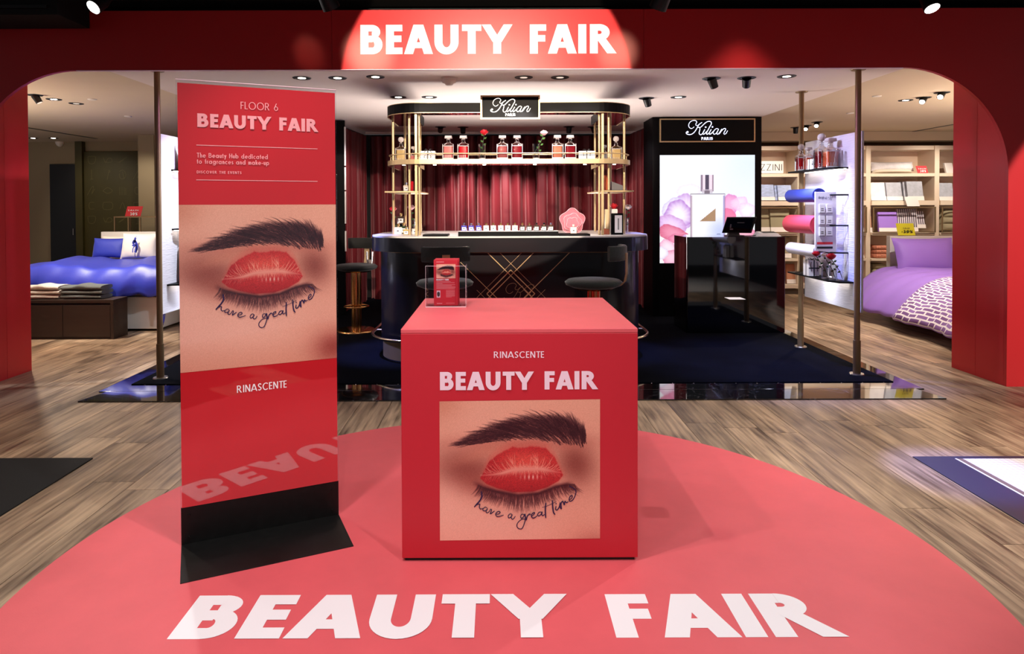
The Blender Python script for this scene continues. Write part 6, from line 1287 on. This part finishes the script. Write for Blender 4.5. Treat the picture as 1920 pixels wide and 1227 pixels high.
pkg(1617, 1631, 458, 484, YW + .04, mat('print_brick', (190, 120, 96), .8, noise=(30, .5)), 'patterned linen pack low beside the front right pole')
pkg(1617, 1632, 492, 532, YW + .04, TAN, 'tan linen pack on the lowest shelf beside the front right pole')
pkg(1649, 1685, 397, 436, YW + .04, LILAC, 'bright lilac linen pack above the purple bed head')
pkg(1686, 1722, 392, 436, YW + .06, STR, 'black and white striped linen pack right of the lilac pack', band=True)
pkg(1720, 1736, 396, 428, YW + .10, STR, 'slim striped linen pack behind the yellow sale card')
pkg(1775, 1790, 325 - 20, 325, YW + .1, GIFT, 'cream box on the top shelf by the right red jamb', band=False)
t, a, b = pillow('pillow', 'white pillow lying on the top shelf of the right shelving', 'pillow', 1633, 1714, 303.5, 321, YW + .2, LW, lean=.3, th=.14, group='pillows on the shelving')
t, a, b = pillow('pillow', 'flat cream pillow under the white pillow on the top shelf', 'pillow', 1634, 1710, 316, 325.2, YW + .2, PILW, lean=.3, th=.15, group='pillows on the shelving')
card(1718, 1741, 311, 325, YW + .03, REDC, 'red sale card beside the pillow on the top shelf', (('SALDI', 1721, 317.5, 1736, 2, .2), ('30%', 1725, 323, 1736, 4.2, .28)), WHT, -3)
card(1697, 1725, 369, 387, YW - .08, GIFT, 'blank white card over the edge of the middle shelf', (), WHT, -4, 'card', 'shelf_card')
card(1681, 1717, 419, 441.5, 9.335, YEL, 'yellow sale card at the head of the purple bed', (('SALDI', 1693, 429.5, 1705, 2.6, .2), ('-30%', 1690, 437, 1711, 5.2, .26)), BLK, -3)
for k in range(3):
    t, a, b = pillow('cushion', 'dark taupe cushion, %s of the stack beside the right red jamb' % ('bottom', 'middle', 'top')[k], 'cushion', 1760, 1800, 416 - k * 12, 433 - k * 12, YW + .15, SAGE, lean=.2, th=.13, group='stacked taupe cushions')
for (px0, px1, pt, pb, m, base, n) in ((1642, 1670, 461, 484.5, bpy.data.materials['print_brick'], 'patterned red folded blanket', 3), (1639, 1668, 496, 532.5, SAGE, 'beige folded blanket', 4)):
    for k in range(n):
        h = (pb - pt) / n; a, b = atY(px0 + (k % 2), pb - k * h, YW), atY(px1, pb - (k + 1) * h, YW); t = thing('folded_blanket', '%s, layer %s in the stack left of the purple bed' % (base, ('at the bottom', 'second up', 'third up', 'on top')[k] if n == 4 else ('at the bottom', 'in the middle', 'on top')[k]), 'blanket', ((a.x + b.x) / 2, YW + .2, a.z), 0, base + 's')
        MB(t.location).loft(((a.x + b.x) / 2, YW + .22, a.z + .001), [(0, (b.x - a.x) * .47, .17, 5), ((b.z - a.z) * .3, (b.x - a.x) * .5, .19, 5), ((b.z - a.z) * .7, (b.x - a.x) * .5, .19, 5), ((b.z - a.z) * .97, (b.x - a.x) * .46, .17, 5)], 24).build('folded_cloth', m, t)
# shop name board
sb = thing('name_board', 'pale name board with dark serif capitals on the top right shelf', 'sign', (atY(1440, 326, YW).x, YW + .05, atY(1440, 326, YW).z)); O = sb.location
a, b = atY(1400, 325.5, YW + .05), atY(1469, 302, YW + .05); MB(O).box(a.x, b.x, YW + .05, YW + .08, a.z + .001, b.z).build('board', GIFT, sb, bevel=.002)
text_at('lettering', BLK, 'ZZINI', atY(1426, 320, YW + .05), atY(1466, 320, YW + .05), 12 * (YW + .05) / F, sb, w=.09, sp=.2)
# purple bed
pb_ = thing('bed', 'bed with a purple duvet and a white patterned throw in the right room', 'bed', (6.0, 8.0, 0)); O = pb_.location
MB(O).box(5.42, 7.1, 6.9, 9.2, .16, .40).build('bed_base', mat('dark_base', (50, 44, 42), .7), pb_, bevel=.004); MB(O).box(5.42, 7.1, 6.9, 9.2, .401, .62).build('mattress', WHITEP, pb_, bevel=.03)
for (x, y) in ((5.5, 9.0), (5.5, 7.1), (7.0, 9.0)): MB(O).cyl((x, y, .001), .02, .158, 12).build('leg', PLAST, pb_)
MB(O).box(5.3, 6.4, 7.5, 8.1, .001, .12).build('under_box', mat('pale_timber', (190, 150, 100), .6), pb_)
HY = 9.30; hx = atY(1669, 443, HY).x; MB(O).box(hx, 7.2, HY, HY + .09, .05, atY(1700, 443, HY).z).build('headboard', WHITEP, pb_, bevel=.004)
def side(v):   # drape line from bed top to hem for a position along the bed
    return v
def pduv(u, v):
    y = 9.2 - 2.75 * v; 
    if u < .5: s = u / .5; x0_ = 4.80 - .12 * v; zt_ = .14; x = x0_ + (5.46 - x0_) * s ** 1.0; z = zt_ + (.64 - zt_) * math.sin(s * PI / 2) ** .8; x += .035 * math.sin(y * 7 + 1) * (1 - s) + .012 * math.sin(y * 19) * (1 - s)
    else: s = (u - .5) / .5; x = 5.46 + 1.7 * s; z = .64 + .02 * math.sin(x * 4 + y * 2) + .03 * math.sin(s * PI)
    return (x, y, z + .006 * math.sin(y * 23 + x * 9))
PAT = mat('patterned_throw', (240, 232, 236), .7); nt = PAT.node_tree; bk = nt.nodes.new('ShaderNodeTexBrick'); bk.offset = .5; bk.inputs['Scale'].default_value = 1; bk.inputs['Brick Width'].default_value = .135; bk.inputs['Row Height'].default_value = .055; bk.inputs['Mortar Size'].default_value = .010
bk.inputs['Color1'].default_value = (*lin((112, 72, 130)), 1); bk.inputs['Color2'].default_value = (*lin((150, 110, 180)), 1); bk.inputs['Mortar'].default_value = (.85, .8, .82, 1)
uvn = nt.nodes.new('ShaderNodeAttribute'); uvn.attribute_name = 'cloth'; nt.links.new(uvn.outputs['Vector'], bk.inputs['Vector']); nt.links.new(bk.outputs['Color'], nt.nodes['Principled BSDF'].inputs['Base Color'])
MB(O).grid(lambda u, v: pduv(u, v), 60, 60).build('duvet', PURP, pb_, solid=.02)
NU, NV = 60, 46
th = MB(O).grid(lambda u, v: tuple(Vector(pduv(.0 + u, .47 + .54 * v + .10 * (1 - u) * 0 - .0)) + Vector((-.012 if u < .5 else 0, -.0, .016))), NU, NV)
o = th.build('throw', PAT, pb_, solid=.004)
at_ = o.data.attributes.new('cloth', 'FLOAT_VECTOR', 'POINT'); at_.data.foreach_set('vector', [c for j in range(NV) for i in range(NU) for c in (j / (NV - 1) * 1.5, i / (NU - 1) * 2.4, 0)])
pillow('pillow', 'large purple pillow at the head of the purple bed', 'pillow', 1684, 1800, 447, 513, 8.95, PURP, lean=.35, th=.13)
